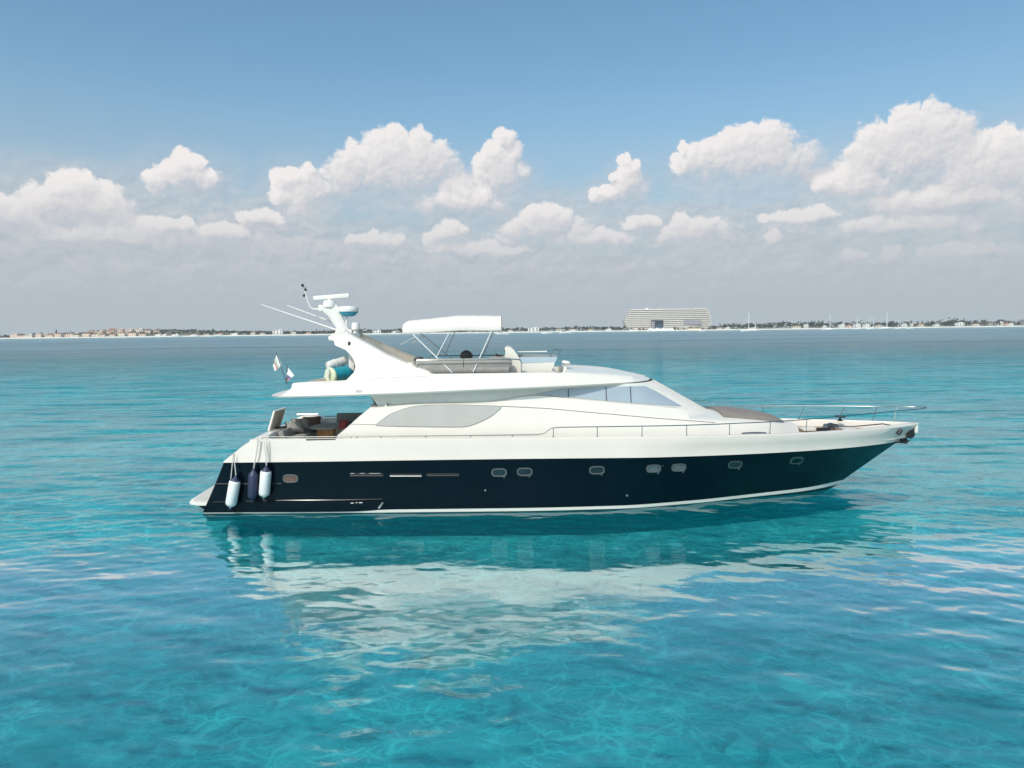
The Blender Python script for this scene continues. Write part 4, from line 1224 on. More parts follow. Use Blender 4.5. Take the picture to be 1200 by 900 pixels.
# rail along the far cockpit side and the low dark slot under the near rail
MB().tube([near(348, 485.8, -2.75), near(373, 485.4, -2.75)], 0.04, 6).build('cockpit_rail', 'radar_white', yacht)
a, b = near(359, 515.2, 2.93), near(393.5, 515.2, 2.93)
MB().box(((a.x + b.x) / 2, a.y - 0.01, a.z), (b.x - a.x, 0.04, 0.035)).build('freeing_port', 'black_plastic', yacht)

# ---------------------------------------------------------------- cockpit
mb = MB(); mb.box((-6.3, YC, 2.02), (3.8, 5.0, 0.05)); mb.build('cockpit_sole', 'teak', yacht)
mb = MB()
ol = [near(x, y, -2.2) for x, y in [(334, 500), (338, 495.5), (346, 490.5), (353, 488), (372, 487.6), (376, 489.5), (376, 500)]]
mb.slab(ol, [p + Vector((0, 0.35, 0)) for p in ol]); mb.build('cockpit_coaming', 'white_gelcoat', yacht)
# U-shaped sofa: aft bench and far side
mb = MB(); mb.loft([[(x, y, z) for x, y in ((-8.18, YC - 2.1), (-7.45, YC - 2.1), (-7.45, YC + 1.5), (-4.7, YC + 1.5), (-4.7, YC + 2.2), (-8.18, YC + 2.2))] for z in (2.05, 2.34)], True, True, True)
sofa = mb.build('cockpit_sofa', 'white_gelcoat', yacht)
mb = MB(); mb.loft([[(x, y, z) for x, y in ((-8.15, YC - 2.05 + d), (-7.43 - d, YC - 2.05 + d), (-7.43 - d, YC + 1.48 + d), (-4.75 - d, YC + 1.48 + d), (-4.75 - d, YC + 2.15), (-8.15, YC + 2.15))] for z, d in ((2.342, 0.03), (2.37, 0), (2.42, 0), (2.45, 0.03))], True, True, True); mb.build('seat_cushion', 'grey_fabric', sofa)
for v in (-1.4, 0, 1.4):
    mb = MB(); mb.box((-8.0, YC + v, 2.56), (0.20, 1.36, 0.34), bev=0.07, tilt=('Y', -0.3)); mb.build('back_cushion', 'grey_fabric', sofa)
mb = MB(); mb.box((-5.8, YC + 2.08, 2.66), (2.6, 0.2, 0.40), bev=0.07, tilt=('X', -0.2)); mb.build('back_cushion', 'grey_fabric', sofa)
# hatch lid standing open on the stern coaming
mb = MB(); c = Vector((-8.62, YC - 0.95, 2.66))
mb.box(c + Vector((0.11, 0, 0.36)), (0.07, 1.25, 0.74), bev=0.02, tilt=('Y', 0.32)); lid = mb.build('locker_lid', 'white_gelcoat', yacht)
mb = MB(); mb.box(c + Vector((0.11, 0, 0.36)) + Vector((0.037, 0, -0.012)), (0.012, 1.08, 0.60), tilt=('Y', 0.32)); mb.build('lid_lining', 'beige_lining', lid)
# ------------------------------------------------------------------ loose things aboard
def fender(px0, py0, px1, py1, r, m, capm, label, ropes, tilt_name='fender'):
    half = 2.8
    a = on_hull(px0, py0); b = on_hull(px1, py1)
    a = a + Vector((0, -r - 0.02, 0)); b = b + Vector((0, -r - 0.02, 0))
    t = empty('fender', (b.x, b.y, b.z), label, 'fender', 'fenders hanging over the near quarter')
    ax = (a - b); L = ax.length; axn = ax.normalized()
    mb = MB(); mb.lathe([(0.03, -0.10), (0.04, -0.05), (r * 0.5, -0.03), (r * 0.86, 0.02), (r, 0.10), (r, L - 0.10), (r * 0.9, L - 0.03), (r * 0.6, L)], b, axn, 20)
    mb.build('body', m, t, smooth=60)
    mb = MB(); mb.lathe([(r * 0.92, L - 0.045), (r * 0.72, L + 0.02), (r * 0.40, L + 0.07), (0.05, L + 0.09), (0.045, L + 0.16), (0.02, L + 0.165)], b, axn, 16); mb.build('end_cap', capm, t, smooth=60)
    mb = MB(); mb.lathe([(0.02, -0.16), (0.05, -0.14), (0.05, -0.09), (0.02, -0.08)], b, axn, 10); mb.build('lower_eye', capm, t)
    top = a + axn * 0.15
    for (qx, qy) in ropes:
        x, z = at(qx, qy, YC - 2.98); q = Vector((x, YC - 2.98 - 0.03, z))
        mb = MB(); mb.tube([top, top.lerp(q, 0.5) + Vector((0.01, -0.01, 0)), q], 0.018, 6); mb.build('rope', 'rope_white', t)
    return t
f = fender(278.4, 561, 273.2, 590.5, 0.185, 'white_rubber', 'navy_rubber', 'white fender with navy top hanging tilted at the very stern, nearest the swim platform', [(274, 533)])
# its second line runs down past the fender
mb = MB(); x, z = at(273.5, 531, YC - 2.9); x2, z2 = at(268, 590, YC - 3.1)
mb.tube([(x, YC - 2.9, z), (x2, YC - 3.12, z2)], 0.014, 6); mb.build('rope', 'rope_white', f)
fender(299.4, 553, 298.4, 582, 0.165, 'navy_rubber', 'navy_rubber', 'navy blue fender hanging between the two white fenders', [(302.6, 514), (303.6, 514)])
fender(314.2, 549.5, 311.9, 579, 0.18, 'white_rubber', 'navy_rubber', 'white fender with navy top hanging upright beside the navy fender, farthest from the stern', [(312.8, 514), (309.5, 516)])

# table and cushions in the cockpit
t = empty('cockpit_table', (-6.95, YC - 0.1, 2.05), 'grey topped table on an amber wooden pedestal in the cockpit', 'table')
mb = MB(); mb.lathe([(0.40, 0.52), (0.66, 0.53), (0.68, 0.555), (0.66, 0.58), (0.02, 0.585)], (-6.95, YC - 0.1, 2.05), (0, 0, 1), 28)
tt = mb.build('tabletop', 'grey_fabric', t)
mb = MB(); mb.box((-6.92, YC - 0.2, 2.31), (0.60, 0.55, 0.50), bev=0.03); mb.build('pedestal', 'amber_wood', t)
def cushion(name, loc, size, rz, tilt, m, label):
    bm = bmesh.new(); bmesh.ops.create_cube(bm, size=1)
    bmesh.ops.subdivide_edges(bm, edges=bm.edges[:], cuts=5, use_grid_fill=True)
    for v in bm.verts:
        r = max(abs(v.co.x), abs(v.co.z)) * 2
        v.co.y *= 0.25 + 0.75 * math.sqrt(max(0.0, 1 - r ** 3))
        k = 1 - 0.10 * (1 - abs(v.co.x * 2)) * abs(v.co.z * 2) - 0.10 * (1 - abs(v.co.z * 2)) * abs(v.co.x * 2)
        v.co.x *= k; v.co.z *= k
    M = Matrix.Translation(loc) @ Matrix.Rotation(rz, 4, 'Z') @ Matrix.Rotation(tilt, 4, 'X') @ Matrix.Diagonal((*size, 1))
    mb = MB(); bm.verts.index_update(); mb.add([M @ v.co for v in bm.verts], [tuple(v.index for v in fc.verts) for fc in bm.faces]); bm.free()
    o = mb.build(name, m, None, loc, smooth=70)
    return tag(o, label, 'cushion', 'scatter cushions in the cockpit')
def q3(px, py, half): p = near(px, py, half); return (p.x, p.y, p.z)
cushion('cushion', q3(345, 500.5, 0.9), (0.62, 0.30, 0.42), R(35), R(-35), 'grey_fabric', 'plump grey scatter cushion on the aft sofa next to the open hatch lid')
cushion('cushion', q3(352, 497, 0.3), (0.66, 0.30, 0.46), R(25), R(-30), 'grey_fabric', 'big grey scatter cushion on the aft sofa, beside the dark cushion')
cushion('cushion', q3(365.5, 495, -0.9), (0.70, 0.26, 0.46), R(15), R(-15), 'brown_fabric', 'dark brown scatter cushion behind the grey table')
cushion('cushion', q3(330.5, 503, 0.9), (0.45, 0.22, 0.20), R(20), R(-40), 'dark_fabric', 'small black cushion lying at the foot of the open hatch lid')
cushion('cushion', q3(402, 497.5, 0.6), (0.36, 0.2, 0.36), R(-30), R(-20), 'red_fabric', 'red scatter cushion leaning by the forward end of the cockpit')

# rolled water toys on the aft flybridge deck
a = Vector(near(387, 440.5, 1.65)); b = a + Vector((0.75, 0.95, 0.10))
ax = (b - a).normalized()
t = empty('water_float', (a.x, a.y, a.z - 0.3), 'teal rolled water float with pale yellow rim lying on the aft flybridge deck', 'float')
L = (b - a).length
mb = MB(); mb.lathe([(0.20, 0.0), (0.24, 0.0), (0.255, 0.06), (0.25, L * 0.5), (0.27, L * 0.55), (0.24, L * 0.62), (0.22, L), (0.05, L + 0.03)], a, ax, 24); mb.build('roll', 'teal_vinyl', t)
mb = MB(); mb.lathe([(0.185, -0.03), (0.235, -0.05), (0.29, -0.02), (0.30, 0.05), (0.26, 0.09), (0.2, 0.08), (0.185, 0.03)], a, ax, 24); mb.build('rim', 'pale_yellow_vinyl', t, smooth=60)
mb = MB(); mb.lathe([(0.195, 0.02), (0.15, 0.045), (0.10, 0.03), (0.05, 0.06), (0.01, 0.05)], a, ax, 20); mb.build('core', 'gold_vinyl', t)
mb = MB(); mb.tube([a + Vector((-0.05, -0.08, 0.26)), a + Vector((-0.03, -0.10, 0.1)), a + Vector((-0.06, -0.10, -0.06))], 0.05, 8); mb.build('strap', 'pale_plastic', t)
a2 = Vector(near(384.5, 428.5, 1.35)); b2 = Vector(near(407, 421.5, 0.75))
t = empty('canister', (a2.x, a2.y, a2.z), 'pale grey raft canister lying above the teal rolled float', 'canister')
d = (b2 - a2); L = d.length
mb = MB(); mb.lathe([(0.02, -0.03), (0.12, -0.02), (0.15, 0.04), (0.15, L * 0.3), (0.165, L * 0.31), (0.165, L * 0.36), (0.15, L * 0.37), (0.15, L - 0.05), (0.11, L), (0.02, L + 0.01)], a2, d.normalized(), 18); mb.build('shell', 'pale_plastic', t)
mb = MB()
for k in (0.25, 0.8):
    p = a2.lerp(b2, k); mb.tube([p + Vector((0, -0.13, -0.06)), p + Vector((0, -0.05, -0.5))], 0.025, 6); mb.tube([p + Vector((0, 0.13, -0.06)), p + Vector((0, 0.05, -0.5))], 0.025, 6)
mb.build('cradle', 'chrome', t)
c = Vector(near(413.5, 424.5, 0.9)); t = tag(MB().box(c, (0.22, 0.5, 0.6), bev=0.07).build('storage_box', 'pale_plastic', None, c), 'small pale storage box standing behind the raft canister by the radar arch', 'box')

# two flags on staffs at the aft end of the flybridge
def flag(base, top, cloth, strips, half, label):
    A, B = near(base[0], base[1], half), near(top[0], top[1], half)
    t = empty('flag', A, label, 'flag', 'flags at the aft end of the flybridge')
    MB().tube([A, B], 0.016, 6).build('staff', 'chrome', t)
    pts = [near(x, y, half) for x, y in cloth]
    # cloth hangs from the staff: rows between hoist and fly edges, lightly rippled
    n = 12; m = 6
    for si, (c0, c1, mm) in enumerate(strips):
        secs = []
        for i in range(n + 1):
            u = c0 + (c1 - c0) * i / n
            row = []
            for j in range(m + 1):
                v = j / m
                p = (pts[0].lerp(pts[1], v)).lerp(pts[3].lerp(pts[2], v), u)
                p.y += 0.05 * math.sin(u * 9 + v * 2.0) * (0.2 + u)
                row.append(p)
            secs.append(row)
        mb = MB(); mb.loft(secs); mb.loft([[p + Vector((0, 0.004, 0)) for p in r] for r in secs])
        mb.build('flag_stripe', mm, t, smooth=60)
flag((336.5, 450), (323.5, 412.5), [(324.5, 414.5), (330, 428), (322.5, 435), (319.5, 428)], [(0, 0.3, 'flag_white'), (0.3, 0.55, 'flag_green'), (0.55, 0.8, 'flag_red'), (0.8, 1.0, 'flag_white')], 0.9, 'white, red and green flag hanging from the outermost staff at the stern of the flybridge')
flag((335.5, 450), (336.8, 428.5), [(337, 430), (344.5, 440), (338, 446), (335.5, 447)], [(0, 0.45, 'flag_white'), (0.45, 0.75, 'flag_blue'), (0.75, 1.0, 'flag_red')], 1.5, 'white, blue and red pennant on the short staff, in front of the taller flag')
# ------------------------------------------------------------------ the far shore
rs = random.Random(5)
mat('beach_sand', (0.80, 0.75, 0.66), 0.9, var=0.12, vscale=0.02)
mat('shore_soil', (0.16, 0.15, 0.10), 0.95, var=0.3, vscale=0.02)
mat('foliage_dark', (0.022, 0.038, 0.022), 0.8, var=0.45, vscale=0.25)
mat('foliage_mid', (0.042, 0.062, 0.030), 0.8, var=0.4, vscale=0.25)
mat('foliage_olive', (0.065, 0.072, 0.042), 0.8, var=0.4, vscale=0.25)
mat('bark', (0.10, 0.08, 0.06), 0.9)
mat('wall_pink', (0.74, 0.55, 0.46), 0.8, var=0.08, vscale=0.2)
mat('wall_peach', (0.76, 0.60, 0.46), 0.8, var=0.08, vscale=0.2)
mat('wall_cream', (0.74, 0.67, 0.56), 0.8, var=0.06, vscale=0.2)
mat('wall_white', (0.82, 0.80, 0.77), 0.8, var=0.05, vscale=0.2)
mat('wall_grey', (0.36, 0.36, 0.36), 0.8, var=0.08, vscale=0.2)
mat('roof_tile', (0.33, 0.17, 0.115), 0.85, var=0.25, vscale=0.5)
mat('roof_brown', (0.16, 0.10, 0.075), 0.85, var=0.25, vscale=0.5)
mat('roof_white', (0.70, 0.69, 0.66), 0.8, var=0.05, vscale=0.3)
mat('thatch', (0.20, 0.15, 0.09), 0.95, var=0.25, vscale=0.6)
mat('window_dark', (0.03, 0.035, 0.04), 0.2)
mat('hotel_recess_shade', (0.30, 0.27, 0.25), 0.8, var=0.18, vscale=0.12)  # darker than the bands: shade of the recesses is in this colour
mat('hotel_band', (0.74, 0.68, 0.62), 0.7, var=0.05, vscale=0.1)
mat('hotel_glass', (0.045, 0.085, 0.14), 0.3, var=0.2, vscale=0.1)
mat('hotel_lilac', (0.30, 0.28, 0.31), 0.6, var=0.1, vscale=0.1)
mat('boat_white', (0.80, 0.80, 0.79), 0.3)
mat('boat_blue', (0.05, 0.10, 0.25), 0.3)
mat('sail_cover', (0.18, 0.22, 0.35), 0.8)
mat('mast_alloy', (0.78, 0.78, 0.78), 0.4)

def land_z(x, y):
    hill = 11.0 * math.exp(-((x + 1010) / 210) ** 2) + 5.5 * math.exp(-((x + 1250) / 170) ** 2)
    front = 1900 + 18 * math.sin(x * 0.004 + 1) + 7 * math.sin(x * 0.017)
    d = y - front
    if d < -30: return -4.0
    if d < 0: return -4.0 + 4.3 * (d + 30) / 30
    if d < 26: return 0.3 + 2.6 * d / 26
    k = min(1.0, (d - 26) / 90)
    return 2.9 + (hill + 1.2 + 0.7 * math.sin(x * 0.011) + 0.5 * math.sin(x * 0.037)) * k
def shore_y(x, back): return 1900 + 18 * math.sin(x * 0.004 + 1) + 7 * math.sin(x * 0.017) + back
for nm, d0, d1, m in (('beach', -30, 26, 'beach_sand'), ('land', 26, 900, 'shore_soil')):
    mb = MB(); secs = []
    dd = [-30, -15, 0, 5, 12, 20, 26] if nm == 'beach' else [26, 40, 60, 85, 116, 200, 500, 900]
    for k in range(-300, 301):
        x = k * 16.0
        secs.append([(x, shore_y(x, d), land_z(x, shore_y(x, d)) + (0 if nm == 'beach' or d > 26 else 0.0)) for d in dd])
    mb.loft(secs); o = mb.build(nm, m); o['kind'] = 'structure'

def shore_x(px, Y=1930.0): return at(px, 387, Y)[0]

# trees: a trunk with limbs under a crown of leaf clumps, a few kinds
def tree_mesh(seed, kind):
    r = random.Random(seed); parts = []
    mb = MB(); c = MB()
    if kind == 'palm':
        H = r.uniform(11, 14); bend = r.uniform(-1.5, 1.5)
        mb.tube([(bend * (k / 6) ** 2, 0, H * k / 6) for k in range(7)], 0.35, 6, r1=0.2)
        for k in range(16):
            a = r.uniform(0, 6.28); L = r.uniform(3.0, 4.4); up = r.uniform(-0.2, 0.9)
            pts = [Vector((bend + math.cos(a) * L * t, math.sin(a) * L * t, H + up * L * t - 2.4 * t * t)) for t in (0, .3, .6, .85, 1.0)]
            side = Vector((-math.sin(a), math.cos(a), 0)) * 0.55
            c.loft([[p - side * (1 - abs(2 * i / 4 - 0.8)) - Vector((0, 0, 0.2)), p, p + side * (1 - abs(2 * i / 4 - 0.8)) - Vector((0, 0, 0.2))] for i, p in enumerate(pts)])
        return mb, c, H
    if kind == 'pine':
        H = r.uniform(15, 18)
        mb.tube([(0, 0, 0), (0.1, 0, H * 0.5), (0, 0, H)], 0.4, 6, r1=0.06)
        blobs = [(r.uniform(-1, 1) * (1 - k / 16) * 2.6, r.uniform(-1, 1) * (1 - k / 16) * 2.6, H * (0.12 + 0.88 * k / 16), max(0.5, 2.4 * (1 - k / 18))) for k in range(17)]
    else:
        H = r.uniform(7.0, 10.5); W = r.uniform(4.5, 7.0)
        mb.tube([(0, 0, 0), (0.2, 0.1, H * 0.3), (0.1, 0, H * 0.6)], 0.38, 6, r1=0.2)
        for k in range(4):
            a = k * 1.6 + r.random(); mb.tube([(0.15, 0, H * 0.3), (math.cos(a) * W * 0.35, math.sin(a) * W * 0.35, H * 0.6)], 0.18, 5, r1=0.08)
        blobs = []
        for k in range(16):
            a = r.uniform(0, 6.28); q = math.sqrt(r.random()); z = r.uniform(0.32, 0.92)
            w = W * (0.9 - 0.8 * max(0, z - 0.55))
            blobs.append((math.cos(a) * w * q, math.sin(a) * w * q * 0.8, H * z, r.uniform(1.1, 2.1)))
    for bx, by, bz, br in blobs:
        n = 26
        for k in range(n):   # leaf clumps: little bent quads spread over each puff
            d = Vector((r.gauss(0, 1), r.gauss(0, 1), r.gauss(0, 1))).normalized()
            p = Vector((bx, by, bz)) + d * br * r.uniform(0.65, 1.05)
            s = d.orthogonal().normalized(); u = d.cross(s); q = r.uniform(0.35, 0.75)
            an = r.uniform(0, 6.28); s, u = s * math.cos(an) + u * math.sin(an), u * math.cos(an) - s * math.sin(an)
            c.add([p - s * q - u * q * 0.6, p + s * q - u * q * 0.5 + d * 0.15, p + s * q * 0.7 + u * q * 0.6, p - s * q * 0.8 + u * q * 0.7 + d * 0.1], [(0, 1, 2, 3)])
    return mb, c, H
PROTO = {}
def tree(kind, fol, x, y, sc, label, group):
    key = (kind, fol)
    z = land_z(x, y) - 0.2
    if key not in PROTO:
        mb, c, H = tree_mesh(hash(kind) % 7 if False else len(PROTO) * 13 + 3, kind.split('_')[0])
        t = empty(('palm_tree' if kind == 'palm' else 'pine_tree' if kind == 'pine' else 'broadleaf_tree'), (0, 0, 0), label, 'tree', group)
        mb.build('trunk', 'bark', t); c.build('crown', fol, t, smooth=0)
        PROTO[key] = t
    else:
        s = PROTO[key]; t = s.copy(); COL.objects.link(t)
        for ch in s.children:
            d = ch.copy(); COL.objects.link(d); d.parent = t
        t['label'] = label; t['category'] = 'tree'; t['group'] = group
    t.location = (x, y, z); t.rotation_euler = (0, 0, rs.uniform(0, 6.28)); s = sc; t.scale = (s * rs.uniform(0.9, 1.25), s, s * rs.uniform(0.85, 1.1))
    return t

# the continuous scrub and wood behind, one mass nobody could count
mb = MB()
def wood_h(px):
    return hermite(px, [(-400, 3.0), (0, 2.5), (60, 3.0), (190, 4.0), (260, 7.5), (400, 9.0), (560, 9.0), (640, 9.5), (730, 9.5), (840, 13.0), (900, 18.0), (960, 17.0), (1020, 16), (1110, 18.0), (1160, 14), (1250, 13.0), (1600, 12.0)])
for k in range(9500):
    px = rs.uniform(-700, 1900); Y = shore_y(shore_x(px), 0) + rs.uniform(60, 190); x = shore_x(px, Y)
    hh = wood_h(px) * (0.55 + 0.55 * mnoise.noise(Vector((x * 0.03, 3.3, 0))) + rs.uniform(0, 0.45))
    z0 = land_z(x, Y); p = Vector((x, Y, z0 + max(0.5, hh) * math.sqrt(rs.random())))
    a = rs.uniform(0, 3.14); s = Vector((math.cos(a), math.sin(a), rs.uniform(-0.3, 0.3))) * rs.uniform(1.6, 3.6); u = Vector((rs.uniform(-0.4, 0.4), rs.uniform(-0.5, 0.5), 1)) * rs.uniform(0.9, 2.0)
    mb.add([p - s - u, p + s - u * 0.8, p + s * 0.7 + u, p - s * 0.8 + u * 0.9], [(0, 1, 2, 3)])
o = mb.build('shore_woods', 'foliage_dark', smooth=0); o['kind'] = 'stuff'; o['label'] = 'dark low woods running along the far shore'

# ---- houses
def house(name, x, y, w, d, h, wall, roof, flat, label, cat, group, wins=3, storeys=2):
    z = min(land_z(x, y), land_z(x, y - d / 2)) - 0.5
    t = empty(name, (x, y, z), label, cat, group)
    mb = MB(); mb.box((x, y, z + h / 2), (w, d, h))
    if flat:
        mb.box((x + w * 0.18, y + d * 0.1, z + h + 0.9), (w * 0.35, d * 0.5, 1.8))
    mb.build('wall', wall, t, smooth=0)
    if flat:
        mb = MB(); mb.box((x, y, z + h + 0.25), (w + 0.5, d + 0.5, 0.5)); mb.build('roof', 'roof_white' if roof is None else roof, t, smooth=0)
    else:
        mb = MB(); e = 0.6; rh = min(w, d) * 0.28
        b = [(x - w / 2 - e, y - d / 2 - e, z + h), (x + w / 2 + e, y - d / 2 - e, z + h), (x + w / 2 + e, y + d / 2 + e, z + h), (x - w / 2 - e, y + d / 2 + e, z + h)]
        k = max(0.0, (w - d) / 2)
        r0, r1 = (x - k, y, z + h + rh), (x + k, y, z + h + rh)
        mb.add(b + [r0, r1], [(0, 1, 5, 4), (1, 2, 5), (2, 3, 4, 5), (3, 0, 4), (0, 3, 2, 1)]); mb.build('roof', roof, t, smooth=0)
    for sy in range(storeys):
        for k in range(wins):
            cx = x - w / 2 + w * (k + 0.5) / wins; cz = z + 0.5 + h * (sy + 0.5) / storeys
            MB().box((cx, y - d / 2 - 0.02, cz), (w / wins * 0.45, 0.25, h / storeys * 0.5)).build('window', 'window_dark', t, smooth=0)
    return t
ORD = ['first', 'second', 'third', 'fourth', 'fifth', 'sixth', 'seventh', 'eighth', 'ninth', 'tenth', 'eleventh', 'twelfth', 'thirteenth', 'fourteenth', 'fifteenth', 'sixteenth', 'seventeenth', 'eighteenth', 'nineteenth', 'twentieth',
       'twenty-first', 'twenty-second', 'twenty-third', 'twenty-fourth', 'twenty-fifth', 'twenty-sixth', 'twenty-seventh', 'twenty-eighth', 'twenty-ninth', 'thirtieth']
WN = {'wall_pink': 'pink', 'wall_peach': 'peach', 'wall_cream': 'cream', 'wall_white': 'white', 'wall_grey': 'grey'}
RN = {'roof_tile': 'terracotta roof', 'roof_brown': 'brown roof', None: 'flat white roof', 'thatch': 'thatched roof'}
# resort village on the left: a waterfront row and two rows up the slope
for row, (back, pxs, cat) in enumerate(((34, [17, 26, 36, 46, 57, 69, 80, 91, 101, 112, 122, 134, 145, 157, 168], 'village waterfront row'), (72, [22, 33, 52, 64, 76, 89, 103, 116, 130, 141, 152, 163, 174], 'village middle row'), (108, [108, 121, 133, 143, 154, 164, 174, 183], 'village top row'))):
    for i, px in enumerate(pxs):
        px += rs.uniform(-2, 2); Y = shore_y(shore_x(px), back); x = shore_x(px, Y)
        wall = rs.choice(['wall_pink', 'wall_pink', 'wall_peach', 'wall_cream']); roof = rs.choice(['roof_tile', 'roof_brown', None, None])
        st = rs.choice([2, 2, 3]); w = rs.uniform(14, 23)
        house('villa', x, Y, w, rs.uniform(11, 15), st * 3.1, wall, roof, roof is None,
              '%s villa with %s, %s from left in the %s' % (WN[wall], RN[roof], ORD[i], cat), 'villa', 'villas of the village on the left shore', wins=4, storeys=st)
# single houses along the rest of the shore: px, width m, height m, wall, roof, back
HS = [(186, 14, 6, 'wall_white', None, 30), (193, 12, 5, 'wall_white', None, 32), (206, 16, 5, 'wall_white', None, 28), (228, 18, 4.5, 'wall_white', 'roof_brown', 30), (243, 13, 5, 'wall_cream', 'roof_brown', 34),
      (258, 15, 5, 'wall_cream', 'roof_tile', 30), (275, 18, 6, 'wall_white', None, 32), (297, 11, 9, 'wall_cream', 'thatch', 40), (308, 13, 6, 'wall_cream', 'roof_brown', 36), (326, 27, 14.5, 'wall_white', None, 60),
      (344, 14, 6, 'wall_cream', None, 34), (362, 12, 5, 'wall_pink', 'roof_tile', 34), (442, 22, 10, 'wall_white', None, 45), (462, 12, 6, 'wall_white', None, 36),
      (598, 14, 6, 'wall_white', 'roof_brown', 40), (625, 30, 12, 'wall_white', None, 48), (655, 16, 7, 'wall_cream', 'thatch', 50), (671, 18, 6, 'wall_white', 'roof_brown', 36), (692, 15, 5, 'wall_cream', 'thatch', 34), (713, 16, 5, 'wall_white', None, 34),
      (843, 13, 6, 'wall_cream', 'roof_brown', 40), (852, 11, 5, 'wall_white', None, 34), (933, 22, 7, 'wall_cream', 'thatch', 34), (944, 11, 12, 'wall_white', None, 60), (966, 10, 6, 'wall_white', None, 34),
      (986, 15, 11, 'wall_white', None, 45), (995, 12, 8, 'wall_pink', 'roof_tile', 40), (1004, 18, 12, 'wall_white', None, 60), (1015, 15, 11, 'wall_white', None, 45), (1030, 14, 8, 'wall_cream', 'roof_brown', 40),
      (1059, 14, 10, 'wall_white', None, 55), (1070, 12, 13, 'wall_white', None, 60), (1079, 14, 9, 'wall_cream', 'roof_tile', 45), (1097, 12, 8, 'wall_white', None, 50), (1124, 21, 12, 'wall_white', None, 50),
      (1143, 16, 8, 'wall_cream', 'roof_brown', 42), (1157, 20, 12, 'wall_grey', 'roof_brown', 55), (1171, 15, 13, 'wall_white', None, 60), (1179, 11, 8, 'wall_pink', 'roof_tile', 45), (1184, 10, 8, 'wall_white', None, 40), (1198, 13, 20, 'wall_grey', None, 120)]
cnt = 0
for px, w, h, wall, roof, back in HS:
    Y = shore_y(shore_x(px), back); x = shore_x(px, Y)
    side = 'left of the mast' if px < 350 else 'between mast and canopy' if px < 480 else 'between canopy and hotel' if px < 730 else 'right of the hotel'
    base = 350 if False else None
    seg = [q for q in HS if (q[0] < 350) == (px < 350) and (350 <= q[0] < 480) == (350 <= px < 480) and (480 <= q[0] < 730) == (480 <= px < 730)]
    i = seg.index((px, w, h, wall, roof, back))
    house('shore_house', x, Y, w, rs.uniform(10, 14), h * 0.8, wall, roof, roof is None, '%s shore house with %s, %s from left %s' % (WN[wall], RN[roof], ORD[i], side), 'house', 'houses along the far shore', wins=3, storeys=3 if h > 10 else 2)

# individual trees standing out of the wood and between the houses
def place_trees():
    n = 0
    spots = []
    for px in np.arange(-40, 1245, 5.6):
        if rs.random() < 0.12: continue
        spots.append((px + rs.uniform(-2.4, 2.4), rs.choice([44, 55, 65, 80, 125]), rs.uniform(0.65, 1.1)))
    for px, back, sc in spots:
        k = wood_h(px) / 9.0
        if 725 < px < 838: back, k = 24, 0.42
        if px < 195: back = 118 if rs.random() < 0.5 else 52; k = 0.55
        Y = shore_y(shore_x(px), back); x = shore_x(px, Y)
        kind = rs.choice(['round_a', 'round_b', 'round_c', 'round_d']); fol = rs.choice(['foliage_dark', 'foliage_dark', 'foliage_mid', 'foliage_olive'])
        tree(kind, fol, x, Y, sc * (0.55 + 0.6 * k), {'foliage_dark': 'dark green', 'foliage_mid': 'mid green', 'foliage_olive': 'olive green'}[fol] + ' broadleaf tree in the low tree belt along the far shore', 'broadleaf trees of the far shore, ' + fol.split('_')[1])
    for px, back, sc, kind, label in ((66, 120, 1.0, 'pine', 'tall dark pine standing above the pink village on the left'), (83, 120, 0.6, 'pine', 'smaller dark pine right of the tall one above the pink village'), (190, 60, 0.75, 'pine', 'dark pine at the right end of the pink village'),
                                      (259, 60, 0.8, 'palm', 'palm standing left of the thatched shore house'), (371, 60, 0.8, 'pine', 'dark pine behind the yacht aerials'), (585, 60, 0.75, 'pine', 'dark pine just right of the white canopy'), (668, 70, 0.85, 'pine', 'dark pine between the white shore house and the hotel'), (887, 60, 0.9, 'palm', 'tall palm right of the left-hand sailboat'),
                                      (948, 60, 1.15, 'palm', 'tallest palm, beside the narrow white shore house'), (1068, 75, 1.05, 'pine', 'dark pine behind the white houses right of the sailboat masts'), (1113, 36, 0.95, 'pine', 'broad dark pine close to the beach, left one of the pair'), (1117, 42, 0.85, 'pine', 'broad dark pine close to the beach, right one of the pair'), (1138, 60, 0.8, 'palm', 'palm between the white houses at the far right')):
        Y = shore_y(shore_x(px), back); tree(kind, 'foliage_dark', shore_x(px, Y), Y, sc, label, 'tall trees on the far shore')
place_trees()

# ---- the big stepped hotel
HY = 1945.0
def hx(px, Y=HY): return at(px, 380, Y)[0]
def hz(px, py): return at(px, py, HY)[1]
hotel = empty('hotel', (hx(783), HY + 20, 2.0), 'long cream hotel with stepped ends and many balcony floors on the far shore', 'hotel')
zb0, zt0 = 2.0, hz(783, 362.6)
NF = 11
fh = (zt0 - zb0) / NF
def hl(z):   # ends of the building at height z
    s = (z - zb0) / (zt0 - zb0)
    return hx(hermite(s, [(0, 740), (0.2, 734.5), (0.42, 731.5), (0.65, 734), (1.0, 739)])), hx(hermite(s, [(0, 831.5), (0.4, 834.5), (0.55, 834), (0.8, 831.5), (1.0, 829)]))
nx0, nx1, nz = hx(762.5), hx(777.5), hz(770, 375)
mb = MB()
def plan(z, out=0.0, x0=None, x1=None):
    a, b = hl(z)
    a = a if x0 is None else x0; b = b if x1 is None else x1
    f = lambda x: HY - out + 9.0 * ((x - hx(783)) / 120.0) ** 2
    pts = [(a + (b - a) * k / 12, f(a + (b - a) * k / 12), z) for k in range(13)]
    return pts + [(b, HY + 38, z), (a, HY + 38, z)]
